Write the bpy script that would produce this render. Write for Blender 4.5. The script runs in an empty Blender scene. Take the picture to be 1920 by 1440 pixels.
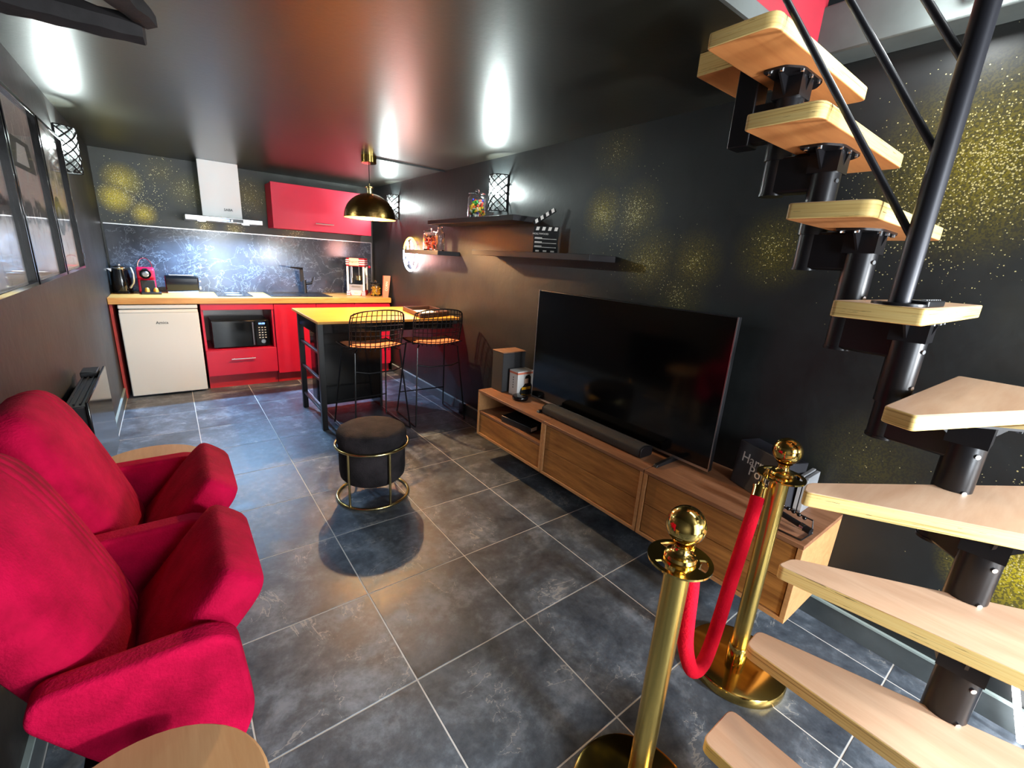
import bpy, bmesh, math, random
from mathutils import Vector, Matrix
random.seed(7)
C = bpy.context.scene.collection
PI = math.pi

# ------------------------------------------------------------------ camera, world, exposure, large lights
sc = bpy.context.scene
cam_d = bpy.data.cameras.new('camera'); cam = bpy.data.objects.new('camera', cam_d); C.objects.link(cam)
R_ = Vector((0.79703028, -0.60079577, 0.06153998))
D_ = Vector((-0.11573948, -0.25195751, -0.96079227))
F_ = Vector((0.59274539, 0.75865793, -0.27035356))
cam.matrix_world = Matrix(((R_.x, -D_.x, -F_.x, 0), (R_.y, -D_.y, -F_.y, 0), (R_.z, -D_.z, -F_.z, 1.42), (0, 0, 0, 1)))
cam_d.sensor_width = 36; cam_d.lens = 822.963 / 1920 * 36; cam_d.clip_start = 0.02
sc.camera = cam
w = bpy.data.worlds.new('world'); sc.world = w; w.use_nodes = True
w.node_tree.nodes['Background'].inputs[0].default_value = (0.75, 0.85, 1.0, 1)
w.node_tree.nodes['Background'].inputs[1].default_value = 0.5
sc.view_settings.view_transform = 'Standard'; sc.view_settings.look = 'None'
sc.view_settings.exposure = 0.82; sc.view_settings.gamma = 1.0
sc.view_settings.use_curve_mapping = False

def lamp(name, kind, loc, power, col, size=0.03, rot=None, **kw):
    d = bpy.data.lights.new(name, kind); d.energy = power; d.color = col
    if kind in ('POINT', 'SPOT'): d.shadow_soft_size = size
    for k, v in kw.items(): setattr(d, k, v)
    o = bpy.data.objects.new(name, d); C.objects.link(o); o.location = loc
    if rot: o.rotation_euler = rot
    return o
COOL = (0.86, 1.0, 0.97)
# daylight entering by the glazed rear door, then two added fill lights out of view
lamp('daylight_rear', 'AREA', (0.95, -1.74, 1.05), 44, (0.84, 0.93, 1.0), rot=(PI/2, 0, 0), shape='RECTANGLE', size=1.46, size_y=1.95)
lamp('rear_fill_light', 'AREA', (1.9, -1.68, 1.22), 56, (0.92, 0.97, 1.0), rot=(math.radians(88), 0, math.radians(28)), shape='DISK', size=.14)  # unseen disc light added to brighten the chairs and foreground from behind
lamp('loft_fill_light', 'AREA', (1.7, -0.1, 3.3), 15, (0.95, 1.0, 1.0), rot=(0, 0, 0), shape='RECTANGLE', size=0.7, size_y=1.4)  # unseen area light added in the loft to light the treads from above

# ------------------------------------------------------------------ materials
def lin(h):
    h = h.lstrip('#'); o = []
    for i in (0, 2, 4):
        c = int(h[i:i+2], 16) / 255
        o.append(c/12.92 if c <= .04045 else ((c+.055)/1.055)**2.4)
    return (*o, 1)
class NT:
    def __init__(s, name):
        s.m = bpy.data.materials.new(name); s.m.use_nodes = True
        s.n = s.m.node_tree.nodes; s.l = s.m.node_tree.links; s.b = s.n['Principled BSDF']
    def add(s, t, **kw):
        x = s.n.new(t)
        for k, v in kw.items():
            if k.startswith('i_'): x.inputs[k[2:].replace('_', ' ')].default_value = v
            else: setattr(x, k, v)
        return x
    def link(s, a, b): s.l.new(a, b)
    def coords(s, kind='Object', scale=(1, 1, 1), rot=(0, 0, 0), rand=0):
        t = s.add('ShaderNodeTexCoord'); mp = s.add('ShaderNodeMapping')
        mp.inputs['Scale'].default_value = scale; mp.inputs['Rotation'].default_value = rot
        out = t.outputs[kind]
        if rand:
            oi = s.add('ShaderNodeObjectInfo'); ad = s.add('ShaderNodeVectorMath', operation='MULTIPLY_ADD')
            s.link(oi.outputs['Random'], ad.inputs[0]); ad.inputs[1].default_value = (rand, rand*.7, rand*.3); s.link(out, ad.inputs[2]); out = ad.outputs[0]
        s.link(out, mp.inputs[0]); return mp.outputs[0]
    def noise(s, vec, scale, detail=4, rough=.55, dist=0):
        x = s.add('ShaderNodeTexNoise'); x.inputs['Scale'].default_value = scale; x.inputs['Detail'].default_value = detail
        x.inputs['Roughness'].default_value = rough; x.inputs['Distortion'].default_value = dist
        s.link(vec, x.inputs['Vector']); return x.outputs['Fac']
    def ramp(s, fac, stops, interp='LINEAR'):
        r = s.add('ShaderNodeValToRGB'); r.color_ramp.interpolation = interp
        e = r.color_ramp.elements
        while len(e) < len(stops): e.new(.5)
        for i, (p, c) in enumerate(stops):
            e[i].position = p; e[i].color = c if len(c) == 4 else (*c, 1)
        s.link(fac, r.inputs[0]); return r.outputs[0]
    def math(s, op, a, b=None, c=None, clamp=False):
        x = s.add('ShaderNodeMath', operation=op); x.use_clamp = clamp
        for i, v in enumerate((a, b, c)):
            if v is None: continue
            if isinstance(v, (int, float)): x.inputs[i].default_value = v
            else: s.link(v, x.inputs[i])
        return x.outputs[0]
    def mix(s, fac, a, b):
        x = s.add('ShaderNodeMix', data_type='RGBA')
        for sock, v in ((x.inputs[0], fac), (x.inputs[6], a), (x.inputs[7], b)):
            if isinstance(v, (int, float)): sock.default_value = v
            elif isinstance(v, tuple): sock.default_value = v if len(v) == 4 else (*v, 1)
            else: s.link(v, sock)
        return x.outputs[2]
    def bump(s, h, strength=.3, dist=.01):
        b = s.add('ShaderNodeBump'); b.inputs['Strength'].default_value = strength; b.inputs['Distance'].default_value = dist
        s.link(h, b.inputs['Height']); s.link(b.outputs[0], s.b.inputs['Normal'])
    def set(s, **kw):
        for k, v in kw.items():
            k = k.replace('_', ' ')
            if isinstance(v, tuple) and len(v) == 3: v = (*v, 1)
            if hasattr(v, 'is_output'): s.link(v, s.b.inputs[k])
            else: s.b.inputs[k].default_value = v
        return s
def M(name, col, rough=.5, metal=0, var=.0, vscale=8, bump=0, bscale=60, **kw):
    t = NT(name); c = lin(col) if isinstance(col, str) else (*col[:3], 1)
    t.set(Roughness=rough, Metallic=metal, **kw)
    v = t.coords()
    if var:
        n = t.noise(v, vscale)
        d = tuple(x*(1-var) for x in c[:3]); l = tuple(min(1, x*(1+var)) for x in c[:3])
        t.set(Base_Color=t.ramp(n, [(.3, d), (.7, l)]))
    else: t.set(Base_Color=c)
    if bump: t.bump(t.noise(v, bscale), bump, .004)
    return t.m
def emit(name, col, s):
    t = NT(name); t.set(Base_Color=(0, 0, 0), Emission_Color=tuple(col), Emission_Strength=s); return t.m

def wood(name, c0, c1, axis='x', scale=9, rough=.45, rand=0):
    t = NT(name); st = {'x': (.9, 9, 9), 'y': (9, .9, 9), 'z': (9, 9, .9)}[axis]
    v = t.coords(scale=st, rand=rand)
    n = t.noise(v, scale*.22, 5, .6, 2.2); n2 = t.noise(v, scale*1.6, 4, .7)
    f = t.math('ADD', t.math('MULTIPLY', n, .7), t.math('MULTIPLY', n2, .3))
    t.set(Base_Color=t.ramp(f, [(.32, lin(c0)), (.5, tuple((a+b)/2 for a, b in zip(lin(c0), lin(c1)))), (.66, lin(c1))]), Roughness=rough)
    t.bump(n2, .08, .002); return t.m
def plyedge(name):
    t = NT(name); v = t.coords(scale=(1.1, 1.1, 92)); n = t.noise(v, 2.4, 2, .6); n2 = t.noise(t.coords(scale=(6, 6, 230)), 1, 3, .8)
    c = t.ramp(n, [(.3, lin('#b98a48')), (.4, lin('#ecc678')), (.6, lin('#f4d58a')), (.72, lin('#c89a52'))])
    c = t.mix(t.math('GREATER_THAN', n2, .66), c, lin('#5d4020'))
    t.set(Base_Color=c, Roughness=.55); return t.m
def wallmat(name, base, blobs, axis, rough=.42, var=.35):
    """dark satin paint with sprayed gold flakes: blobs = (a, b, radius, smear, specks) on the wall plane"""
    t = NT(name); v = t.coords()
    n = t.noise(v, 2.2, 6, .62); n3 = t.noise(v, 22, 3)
    b = lin(base)
    col = t.ramp(n, [(.3, tuple(x*(1-var) for x in b[:3])), (.7, tuple(x*(1+var) for x in b[:3]))])
    vo = t.add('ShaderNodeTexVoronoi', feature='F1'); vo.inputs['Scale'].default_value = 170; t.link(v, vo.inputs['Vector'])
    nz = t.noise(v, 150, 2); nm = t.noise(v, 7, 3)
    smear = None; speck = None
    for (p, q, r, s, k) in blobs:
        d = t.add('ShaderNodeVectorMath', operation='DISTANCE'); t.link(v, d.inputs[0])
        sv = t.add('ShaderNodeVectorMath', operation='MULTIPLY'); t.link(v, sv.inputs[0]); sv.inputs[1].default_value = (0, 1, 1) if axis == 'x' else (1, 0, 1)
        t.link(sv.outputs[0], d.inputs[0]); d.inputs[1].default_value = (0, p, q) if axis == 'x' else (p, 0, q)
        f = t.math('SUBTRACT', 1.0, t.math('DIVIDE', d.outputs['Value'], r), clamp=True)
        a = t.math('MULTIPLY', t.math('POWER', f, 1.3), s); c = t.math('MULTIPLY', t.math('POWER', f, 1.8), k)
        smear = a if smear is None else t.math('MAXIMUM', smear, a)
        speck = c if speck is None else t.math('MAXIMUM', speck, c)
    if smear is not None:
        sp = t.add('ShaderNodeSeparateColor'); t.link(vo.outputs['Color'], sp.inputs[0])
        dens = t.math('MULTIPLY', t.math('MULTIPLY', speck, t.math('SUBTRACT', nm, .03)), 1.9)
        dots = t.math('MULTIPLY', t.math('LESS_THAN', sp.outputs[0], dens), t.math('LESS_THAN', vo.outputs['Distance'], t.math('ADD', .18, t.math('MULTIPLY', sp.outputs[1], .34))))
        sm = t.math('MULTIPLY', smear, t.math('ADD', .35, t.math('MULTIPLY', t.math('GREATER_THAN', nz, .5), .65)), clamp=True)
        col = t.mix(sm, col, lin('#d8c21a')); col = t.mix(dots, col, lin('#e0d59a'))
        t.set(Metallic=t.math('MULTIPLY', dots, .5))
    t.set(Base_Color=col, Roughness=t.ramp(n, [(.2, (rough-.06,)*3), (.8, (rough+.1,)*3)]))
    t.bump(t.math('ADD', n3, t.math('MULTIPLY', n, 1.5)), .12, .01); return t.m

def tilemat():
    t = NT('slate_tile'); v = t.coords(rand=37)
    n = t.noise(v, 4.5, 8, .66, .3); n2 = t.noise(v, 26, 5, .7)
    c = t.ramp(t.math('ADD', t.math('MULTIPLY', n, .7), t.math('MULTIPLY', n2, .3)), [(.36, lin('#2f353e')), (.5, lin('#4f5761')), (.64, lin('#7b848f'))])
    wv = t.noise(v, 2.1, 6, .6, .9); vein = t.math('ABSOLUTE', t.math('SUBTRACT', wv, .5))
    vein = t.math('LESS_THAN', vein, t.math('MULTIPLY', t.math('SUBTRACT', n, .50, clamp=True), .045))
    c = t.mix(t.math('MULTIPLY', vein, .55), c, lin('#a8a8a4'))
    t.set(Base_Color=c, Roughness=t.ramp(n, [(.3, (.36,)*3), (.7, (.52,)*3)])); t.bump(n2, .12, .003); return t.m
def marble():
    t = NT('black_marble'); v = t.coords()
    n = t.noise(v, 3.2, 7, .6)
    c = t.ramp(n, [(.3, lin('#20242c')), (.7, lin('#444a56'))])
    for s, wd, seed in ((.7, .0028, 0), (1.15, .0026, 5), (4.0, .009, 9)):
        x = t.noise(t.coords(rot=(0, seed*.3, seed)), s, 7, .62, .8)
        ve = t.math('SUBTRACT', 1, t.math('DIVIDE', t.math('ABSOLUTE', t.math('SUBTRACT', x, .5)), wd), clamp=True)
        if s > 5: ve = t.math('MULTIPLY', ve, t.math('MULTIPLY', t.math('SUBTRACT', n, .54, clamp=True), 7, clamp=True))
        c = t.mix(t.math('MULTIPLY', ve, .42), c, lin('#98a2b0'))
    t.set(Base_Color=c, Roughness=.17); return t.m
def velvet(name, c0, c1, pleat=0):
    t = NT(name); v = t.coords(); n = t.noise(v, 7, 5, .6); n2 = t.noise(v, 150, 3)
    t.set(Base_Color=t.ramp(n, [(.3, lin(c0)), (.7, lin(c1))]), Roughness=.85, Specular_IOR_Level=.12, Sheen_Weight=.06, Sheen_Roughness=.4, Sheen_Tint=tuple(lin(c1)))
    h = t.math('ADD', t.math('MULTIPLY', t.noise(t.coords(scale=(6, 16, 6)), 1.6, 3), 1.2), n2)
    if pleat:
        tc = t.add('ShaderNodeTexCoord'); s = t.add('ShaderNodeSeparateXYZ'); t.link(tc.outputs['Object'], s.inputs[0]); y = s.outputs['Y']
        wv = t.math('SINE', t.math('MULTIPLY', t.math('ADD', y, t.math('MULTIPLY', n, .02)), 2*PI/.034)); wv = t.math('POWER', t.math('ADD', .5, t.math('MULTIPLY', wv, .5)), .35)
        mk = t.math('SUBTRACT', 1.0, t.math('DIVIDE', t.math('ABSOLUTE', t.math('SUBTRACT', y, .1)), .085), clamp=True); h = t.math('ADD', h, t.math('MULTIPLY', t.math('MULTIPLY', wv, mk), pleat))
    t.bump(h, .28, .012); return t.m

m = {}
m['tile'] = tilemat(); m['grout'] = M('grout', '#c9c8c4', .9, bump=.2)
m['marble'] = marble()
m['ceil'] = M('black_satin_ceiling', '#22221d', .34, var=.2, vscale=3, bump=.10, bscale=45, Specular_IOR_Level=.8)
m['black'] = M('black_satin', '#17171a', .38, var=.1)
m['blackgloss'] = M('black_gloss', '#0c0c0e', .12)
m['blackmetal'] = M('black_powder_metal', '#1b1a1d', .32, .25)
m['railmetal'] = M('grey_black_rail', '#2b2b31', .4, .35)
m['chrome'] = M('chrome', '#d8d8da', .12, 1)
m['steel'] = M('brushed_steel', '#c9c9cb', .28, 1)
m['gold'] = M('polished_brass', '#e3bd6a', .12, 1)
m['goldsat'] = M('satin_brass', '#dcba66', .26, 1, bump=.05)
m['palegold'] = M('pale_gold_metal', '#d9c48a', .2, 1)
m['hammered'] = M('hammered_brass', '#8a6c3c', .27, 1, bump=.5, bscale=55)
m['domein'] = M('gilded_inside', '#e0a050', .35, .8)
m['red'] = M('red_lacquer', '#c41038', .42, var=.06, vscale=3)
m['reddark'] = M('red_plinth', '#b01427', .5, var=.12)
m['redpanel'] = M('red_edge', '#a8322a', .6, var=.15)
m['white'] = M('white_enamel', '#dcdedd', .3)
m['whiteglass'] = M('white_glass', '#eef0f1', .12)
m['whitepl'] = M('white_plastic', '#e8e6e2', .4)
m['fridge'] = M('fridge_white', '#d9dcda', .35)
m['worktop'] = wood('beech_worktop', '#be8036', '#e2ad62', 'x', 9, .35)
m['island'] = wood('honey_oak_top', '#c6862a', '#dca23e', 'x', 6, .4)
m['tread'] = wood('beech_veneer', '#d6ab8a', '#e8c5a6', 'x', 5, .42, rand=9)
m['treadlow'] = wood('beech_veneer_low', '#d6ab8a', '#e8c5a6', 'y', 5, .42, rand=9)
m['under'] = wood('orange_plywood', '#b5703a', '#cd8a4e', 'x', 4, .6)  # for undersides, more orange than the tread tops
m['ply'] = plyedge('plywood_edge')
m['oak'] = wood('brown_oak', '#7f4c20', '#c68844', 'y', 6, .5, rand=5)
m['oakdark'] = wood('brown_oak_top', '#7d5236', '#a57556', 'y', 8, .45)
m['oakedge'] = wood('oak_edge', '#b98453', '#d19c68', 'y', 8, .5)
m['stooltop'] = wood('pale_round_wood', '#b98a5c', '#d6ac7c', 'y', 3, .5)
m['velvet'] = velvet('red_velvet', '#8a0026', '#c2043e')
m['velvetback'] = velvet('red_velvet_pleated', '#8a0026', '#c2043e', 4.5)
m['blackvelvet'] = velvet('black_velvet', '#1d1b1d', '#3a3537')
m['rope'] = velvet('red_rope', '#c4001f', '#e0142f')
m['orange'] = M('orange_pad', '#c87850', .8, var=.1)
m['shelf'] = M('black_shelf', '#2b282b', .5, var=.12)
m['speaker'] = M('charcoal_cloth', '#2c2c2e', .8, bump=.3, bscale=300)
m['screen'] = M('tv_screen', '#050506', .1)
m['timber'] = M('black_rough_timber', '#221e1f', .75, var=.5, vscale=9, bump=.9, bscale=14)
m['greywall'] = M('grey_plaster', '#4c5251', .6, var=.15, bump=.2, bscale=20)
m['loftred'] = M('loft_red', '#8c0620', .7, var=.1)
def pane():
    t = NT('thin_glass_pane'); tr = t.add('ShaderNodeBsdfTransparent'); gl = t.add('ShaderNodeBsdfGlossy'); gl.inputs['Roughness'].default_value = .03
    fr = t.add('ShaderNodeFresnel'); fr.inputs[0].default_value = 1.45; mx = t.add('ShaderNodeMixShader'); t.link(t.math('MULTIPLY', fr.outputs[0], .45), mx.inputs[0]); t.link(tr.outputs[0], mx.inputs[1]); t.link(gl.outputs[0], mx.inputs[2])
    t.link(mx.outputs[0], t.n['Material Output'].inputs[0]); return t.m
m['pane'] = pane()
def frosted():
    t = NT('frosted_liner'); tr = t.add('ShaderNodeBsdfTransparent'); tl = t.add('ShaderNodeBsdfTranslucent'); tl.inputs[0].default_value = (.9, .95, .95, 1); mx = t.add('ShaderNodeMixShader'); mx.inputs[0].default_value = .018
    t.link(tr.outputs[0], mx.inputs[1]); t.link(tl.outputs[0], mx.inputs[2]); t.link(mx.outputs[0], t.n['Material Output'].inputs[0]); return t.m
m['frost'] = frosted(); m['mattblack'] = M('matt_black_wire', '#0d0d0e', .85)
m['glass'] = NT('clear_glass').set(Base_Color=(1, 1, 1), Roughness=.02, Transmission_Weight=1.0, IOR=1.45).m
m['amber'] = M('amber_sweets', '#e0a012', .5, var=.4, vscale=40)
m['bulb'] = emit('cool_bulb', (0.9, 1, 0.98), 60)
m['warmbulb'] = emit('warm_bulb', (1, .7, .35), 40)
m['led'] = emit('cool_led', (.8, .9, 1), 60)
m['glowstrip'] = emit('white_glow_strip', (1, 1, 1), 12)
m['blue'] = emit('blue_display', (.15, .3, 1), 4)
m['neon_y'] = emit('neon_yellow', (1, .55, .05), 8)
m['neon_w'] = emit('neon_white', (1, .88, .85), 14)
m['neon_b'] = emit('neon_blue', (.4, .6, 1), 9)
m['neon_p'] = emit('neon_pink', (1, .25, .5), 5)
m['day'] = emit('daylit_pane', (.9, .96, 1), 2.2)
m['paper'] = M('paper', '#e8e4dc', .8)
m['cream'] = M('cream_card', '#e9dcb6', .6)
m['trayw'] = wood('dark_tray_wood', '#2e1d18', '#4a2f26', 'x', 8, .45)
m['ink'] = M('ink', '#111111', .7)
m['grey'] = M('mid_grey', '#8a8c90', .5)
m['pale'] = M('pale_print', '#d8d8d6', .6)
m['bluishbox'] = M('charcoal_card', '#24242c', .5, var=.25, vscale=14)
m['salmon'] = M('salmon_card', '#d8785c', .6)
m['capsule'] = M('orange_capsule', '#e0a040', .3, .6)
m['skin'] = M('beige_print', '#d8b49c', .6)
m['skirt'] = M('grey_skirting_tile', '#4a5052', .3, var=.3, vscale=6)
m['skirttop'] = M('pale_skirting_edge', '#97a6a4', .35)

# ------------------------------------------------------------------ mesh builder
def org(o):
    v = Vector((0, 0, 0))
    while o: v += o.location; o = o.parent
    return v
class MB:
    def __init__(s): s.bm = bmesh.new(); s.mi = 0
    def _f(s, vs):
        try: f = s.bm.faces.new(vs); f.material_index = s.mi; return f
        except ValueError: return None
    def hexa(s, p):   # 8 points, bottom 4 ccw then top 4
        v = [s.bm.verts.new(q) for q in p]
        for q in ((3, 2, 1, 0), (4, 5, 6, 7), (0, 1, 5, 4), (1, 2, 6, 5), (2, 3, 7, 6), (3, 0, 4, 7)): s._f([v[i] for i in q])
        return s
    def box(s, x0, x1, y0, y1, z0, z1):
        return s.hexa([(x0, y0, z0), (x1, y0, z0), (x1, y1, z0), (x0, y1, z0), (x0, y0, z1), (x1, y0, z1), (x1, y1, z1), (x0, y1, z1)])
    def obox(s, c, u, v, w):  # centre, half-axis vectors
        c, u, v, w = map(Vector, (c, u, v, w))
        return s.hexa([c-u-v-w, c+u-v-w, c+u+v-w, c-u+v-w, c-u-v+w, c+u-v+w, c+u+v+w, c-u+v+w])
    def prism(s, poly, w, z0=None, z1=None, off=None, top=None, bot=None):
        """poly: 2D with z0,z1 or list of 3D points with an offset vector"""
        if off is None: lo = [(*p, z0) for p in poly]; hi = [(*p, z1) for p in poly]
        else: lo = [Vector(p) for p in poly]; hi = [Vector(p)+Vector(off) for p in poly]
        a = [s.bm.verts.new(p) for p in lo]; b = [s.bm.verts.new(p) for p in hi]; n = len(a)
        mi = s.mi
        if bot is not None: s.mi = bot
        s._f(a[::-1])
        s.mi = mi if top is None else top
        s._f(b); s.mi = mi
        for i in range(n): s._f([a[i], a[(i+1) % n], b[(i+1) % n], b[i]])
        return s
    def frame(s, d):
        d = Vector(d).normalized(); a = Vector((0, 0, 1)) if abs(d.z) < .9 else Vector((1, 0, 0))
        u = d.cross(a).normalized(); return u, d.cross(u).normalized()
    def cyl(s, p0, p1, r0, r1=None, n=20, cap=True):
        r1 = r0 if r1 is None else r1; p0, p1 = Vector(p0), Vector(p1); u, v = s.frame(p1-p0)
        A = [s.bm.verts.new(p0+(u*math.cos(2*PI*i/n)+v*math.sin(2*PI*i/n))*r0) for i in range(n)]
        B = [s.bm.verts.new(p1+(u*math.cos(2*PI*i/n)+v*math.sin(2*PI*i/n))*r1) for i in range(n)]
        for i in range(n): s._f([A[i], B[i], B[(i+1) % n], A[(i+1) % n]])
        if cap: s._f(A); s._f(B[::-1])
        return s
    def tube(s, pts, r, n=8, closed=False):
        pts = [Vector(p) for p in pts]; N = len(pts); rings = []; u = None
        for i, p in enumerate(pts):
            if closed: d = pts[(i+1) % N]-pts[i-1]
            else: d = pts[min(i+1, N-1)]-pts[max(i-1, 0)]
            d.normalize()
            if u is None: u, _ = s.frame(d)
            u = (u-d*u.dot(d)).normalized(); v = d.cross(u)
            rr = r[i] if isinstance(r, (list, tuple)) else r
            rings.append([s.bm.verts.new(p+(u*math.cos(2*PI*k/n)+v*math.sin(2*PI*k/n))*rr) for k in range(n)])
        for i in range(N if closed else N-1):
            A, B = rings[i], rings[(i+1) % N]
            for k in range(n): s._f([A[k], A[(k+1) % n], B[(k+1) % n], B[k]])
        if not closed: s._f(rings[0][::-1]); s._f(rings[-1])
        return s
    def lathe(s, prof, c=(0, 0, 0), n=32, cap=True):
        c = Vector(c); R = []
        for (r, z) in prof:
            if r < 1e-6: R.append([s.bm.verts.new(c+Vector((0, 0, z)))])
            else: R.append([s.bm.verts.new(c+Vector((r*math.cos(2*PI*k/n), r*math.sin(2*PI*k/n), z))) for k in range(n)])
        for A, B in zip(R, R[1:]):
            for k in range(n):
                k2 = (k+1) % n
                if len(A) == 1 and len(B) == 1: continue
                if len(A) == 1: s._f([A[0], B[k2], B[k]])
                elif len(B) == 1: s._f([A[k], A[k2], B[0]])
                else: s._f([A[k], A[k2], B[k2], B[k]])
        if cap:
            if len(R[0]) > 1: s._f(R[0][::-1])
            if len(R[-1]) > 1: s._f(R[-1])
        return s
    def sphere(s, c, r, n=16, sz=1):
        k = n//2; return s.lathe([(r*math.sin(PI*i/k) if 0 < i < k else 0, -r*sz*math.cos(PI*i/k)) for i in range(k+1)], c, n)
    def quad(s, a, b, c, d): s._f([s.bm.verts.new(p) for p in (a, b, c, d)]); return s
    def mat(s, i): s.mi = i; return s
    def build(s, name, mats, parent=None, smooth=True, bevel=0, seg=2, sub=0, sharp=38, **props):
        me = bpy.data.meshes.new(name); s.bm.normal_update()
        bmesh.ops.recalc_face_normals(s.bm, faces=s.bm.faces)
        o_ = org(parent)
        if o_.length: bmesh.ops.translate(s.bm, verts=s.bm.verts, vec=-o_)
        s.bm.to_mesh(me); s.bm.free()
        for x in (mats if isinstance(mats, (list, tuple)) else [mats]): me.materials.append(x)
        if smooth:
            me.shade_smooth(); me.set_sharp_from_angle(angle=math.radians(sharp))
        o = bpy.data.objects.new(name, me); C.objects.link(o); o.parent = parent
        if bevel:
            b = o.modifiers.new('bevel', 'BEVEL'); b.width = bevel; b.segments = seg; b.limit_method = 'ANGLE'; b.angle_limit = math.radians(35); b.harden_normals = False
        if sub: q = o.modifiers.new('sub', 'SUBSURF'); q.levels = q.render_levels = sub
        for k, v in props.items(): o[k] = v
        return o
def tag(o, label, cat, group=None, kind=None):
    o['label'] = label; o['category'] = cat
    if group: o['group'] = group
    if kind: o['kind'] = kind
    return o
def thing(name, label, cat, loc=(0, 0, 0), group=None):
    o = bpy.data.objects.new(name, None); C.objects.link(o); o.location = loc; o.empty_display_size = .05
    return tag(o, label, cat, group)
def struct(mb, name, mat, parent=None, **kw):
    o = mb.build(name, mat, parent, **kw)
    if parent is None: o['kind'] = 'structure'
    return o
def dup(root, label, group=None):
    r = root.copy(); C.objects.link(r); r['label'] = label
    if group: r['group'] = group
    def rec(a, b):
        for ch in a.children:
            c = ch.copy(); C.objects.link(c); c.parent = b; rec(ch, c)
    rec(root, r); return r
def rpoly(pts, rad, n=4):
    """round the corners of a 2D polygon; rad scalar or list"""
    out = []; N = len(pts)
    for i, p in enumerate(pts):
        r = rad[i] if isinstance(rad, (list, tuple)) else rad
        p = Vector(p); a = (Vector(pts[i-1])-p); b = (Vector(pts[(i+1) % N])-p)
        if r <= 0: out.append(tuple(p)); continue
        t = min(r, a.length*.48, b.length*.48); q0 = p+a.normalized()*t; q1 = p+b.normalized()*t
        for k in range(n+1):
            f = k/n; out.append(tuple((1-f)**2*q0+2*f*(1-f)*p+f*f*q1))
    return out
def text(s, size, at, right, up, mat, parent, name='lettering', ext=.0006, align='CENTER', shear=0):
    cu = bpy.data.curves.new('t', 'FONT'); cu.body = s; cu.size = size; cu.extrude = ext; cu.align_x = align; cu.align_y = 'CENTER'; cu.resolution_u = 2; cu.shear = shear
    ob = bpy.data.objects.new('t', cu); C.objects.link(ob); bpy.context.view_layer.update()
    me = bpy.data.meshes.new_from_object(ob.evaluated_get(bpy.context.evaluated_depsgraph_get()))
    bpy.data.objects.remove(ob); r = Vector(right).normalized(); u = Vector(up).normalized(); n = r.cross(u)
    p = Vector(at)-org(parent)
    me.transform(Matrix(((r.x, u.x, n.x, p.x), (r.y, u.y, n.y, p.y), (r.z, u.z, n.z, p.z), (0, 0, 0, 1))))
    me.materials.clear(); me.materials.append(mat); me.name = name
    o = bpy.data.objects.new(name, me); C.objects.link(o); o.parent = parent; return o

# ------------------------------------------------------------------ room shell
XL, XR, YB, YF, ZC = -.45, 2.085, 5.70, -1.8, 2.16
fl = struct(MB().box(XL-.1, XR+.1, YF-.1, YB+.1, -.06, -.0012), 'floor', m['grout'])
gx, gy, px_, py_ = .043, .612, .48, .4835
full = None
i0, i1 = int(math.floor((XL-gx)/px_)), int(math.floor((XR-gx)/px_)); j0, j1 = int(math.floor((YF-gy)/py_)), int(math.floor((YB-gy)/py_))
for i in range(i0, i1+1):
    for j in range(j0, j1+1):
        x0, x1 = max(gx+i*px_, XL)+.0025, min(gx+(i+1)*px_, XR)-.0025; y0, y1 = max(gy+j*py_, YF)+.0025, min(gy+(j+1)*py_, YB)-.0025
        if x1-x0 < .012 or y1-y0 < .012: continue
        whole = (x1-x0 > px_-.006) and (y1-y0 > py_-.007)
        cx, cy = (x0+x1)/2, (y0+y1)/2
        if whole and full: o = full.copy(); C.objects.link(o); o.name = 'tile'
        else:
            hx, hy = (x1-x0)/2, (y1-y0)/2; b = MB()
            b.hexa([(-hx, -hy, -.0012), (hx, -hy, -.0012), (hx, hy, -.0012), (-hx, hy, -.0012), (-hx+.001, -hy+.001, 0), (hx-.001, -hy+.001, 0), (hx-.001, hy-.001, 0), (-hx+.001, hy-.001, 0)])
            o = b.build('tile', m['tile'], fl, smooth=False)
            if whole: full = o
        o.location = (cx, cy, 0)
HX0, HY1, HY0 = 1.15, .86, -.9      # stair opening in the ceiling
b = MB().box(XL-.1, HX0, YF-.1, YB+.1, ZC, ZC+.1).box(HX0, XR+.1, HY1, YB+.1, ZC, ZC+.1).box(HX0, XR+.1, YF-.1, HY0, ZC, ZC+.1)
struct(b, 'ceiling', m['ceil'], smooth=False)
RB = [(1.903, 1.721, .17, .55, .62), (1.66, 1.71, .2, .25, .6), (1.74, 1.66, .42, .0, .3), (1.54, 1.46, .22, .3, .5), (1.27, 1.47, .18, .22, .5), (1.326, 1.30, .2, .12, .5), (1.4, 1.45, .4, .0, .15),
      (.903, 1.53, .2, .16, .55), (.33, 1.815, .34, .3, .8), (.40, 1.74, .52, .0, .7), (.50, 1.55, .4, .0, .35), (-.069, .54, .22, .8, .7), (-.15, .75, .5, .0, .55), (1.85, 2.04, .22, .1, .25), (.39, .74, .25, .08, .14)]
m['wr'] = wallmat('charcoal_paint_gold_flakes', '#1d2021', RB, 'x')
BB = [(-.25, 1.91, .17, 1.0, .7), (-.315, 1.75, .15, 1.7, .6), (-.13, 1.635, .12, 1.2, .5), (-.2, 1.80, .36, .0, .5), (.05, 2.02, .2, .12, .25), (.23, 1.88, .22, .25, .25), (.78, 1.89, .25, .3, .3), (.35, 1.56, .12, .3, .5), (.6, 1.55, .12, .3, .5), (1.2, 1.56, .2, .15, .3)]
m['wb'] = wallmat('olive_black_paint_gold_flakes', '#23251f', BB, 'y')
m['wl'] = wallmat('brown_black_paint', '#1f1e1d', [], 'x', .48)
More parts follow.
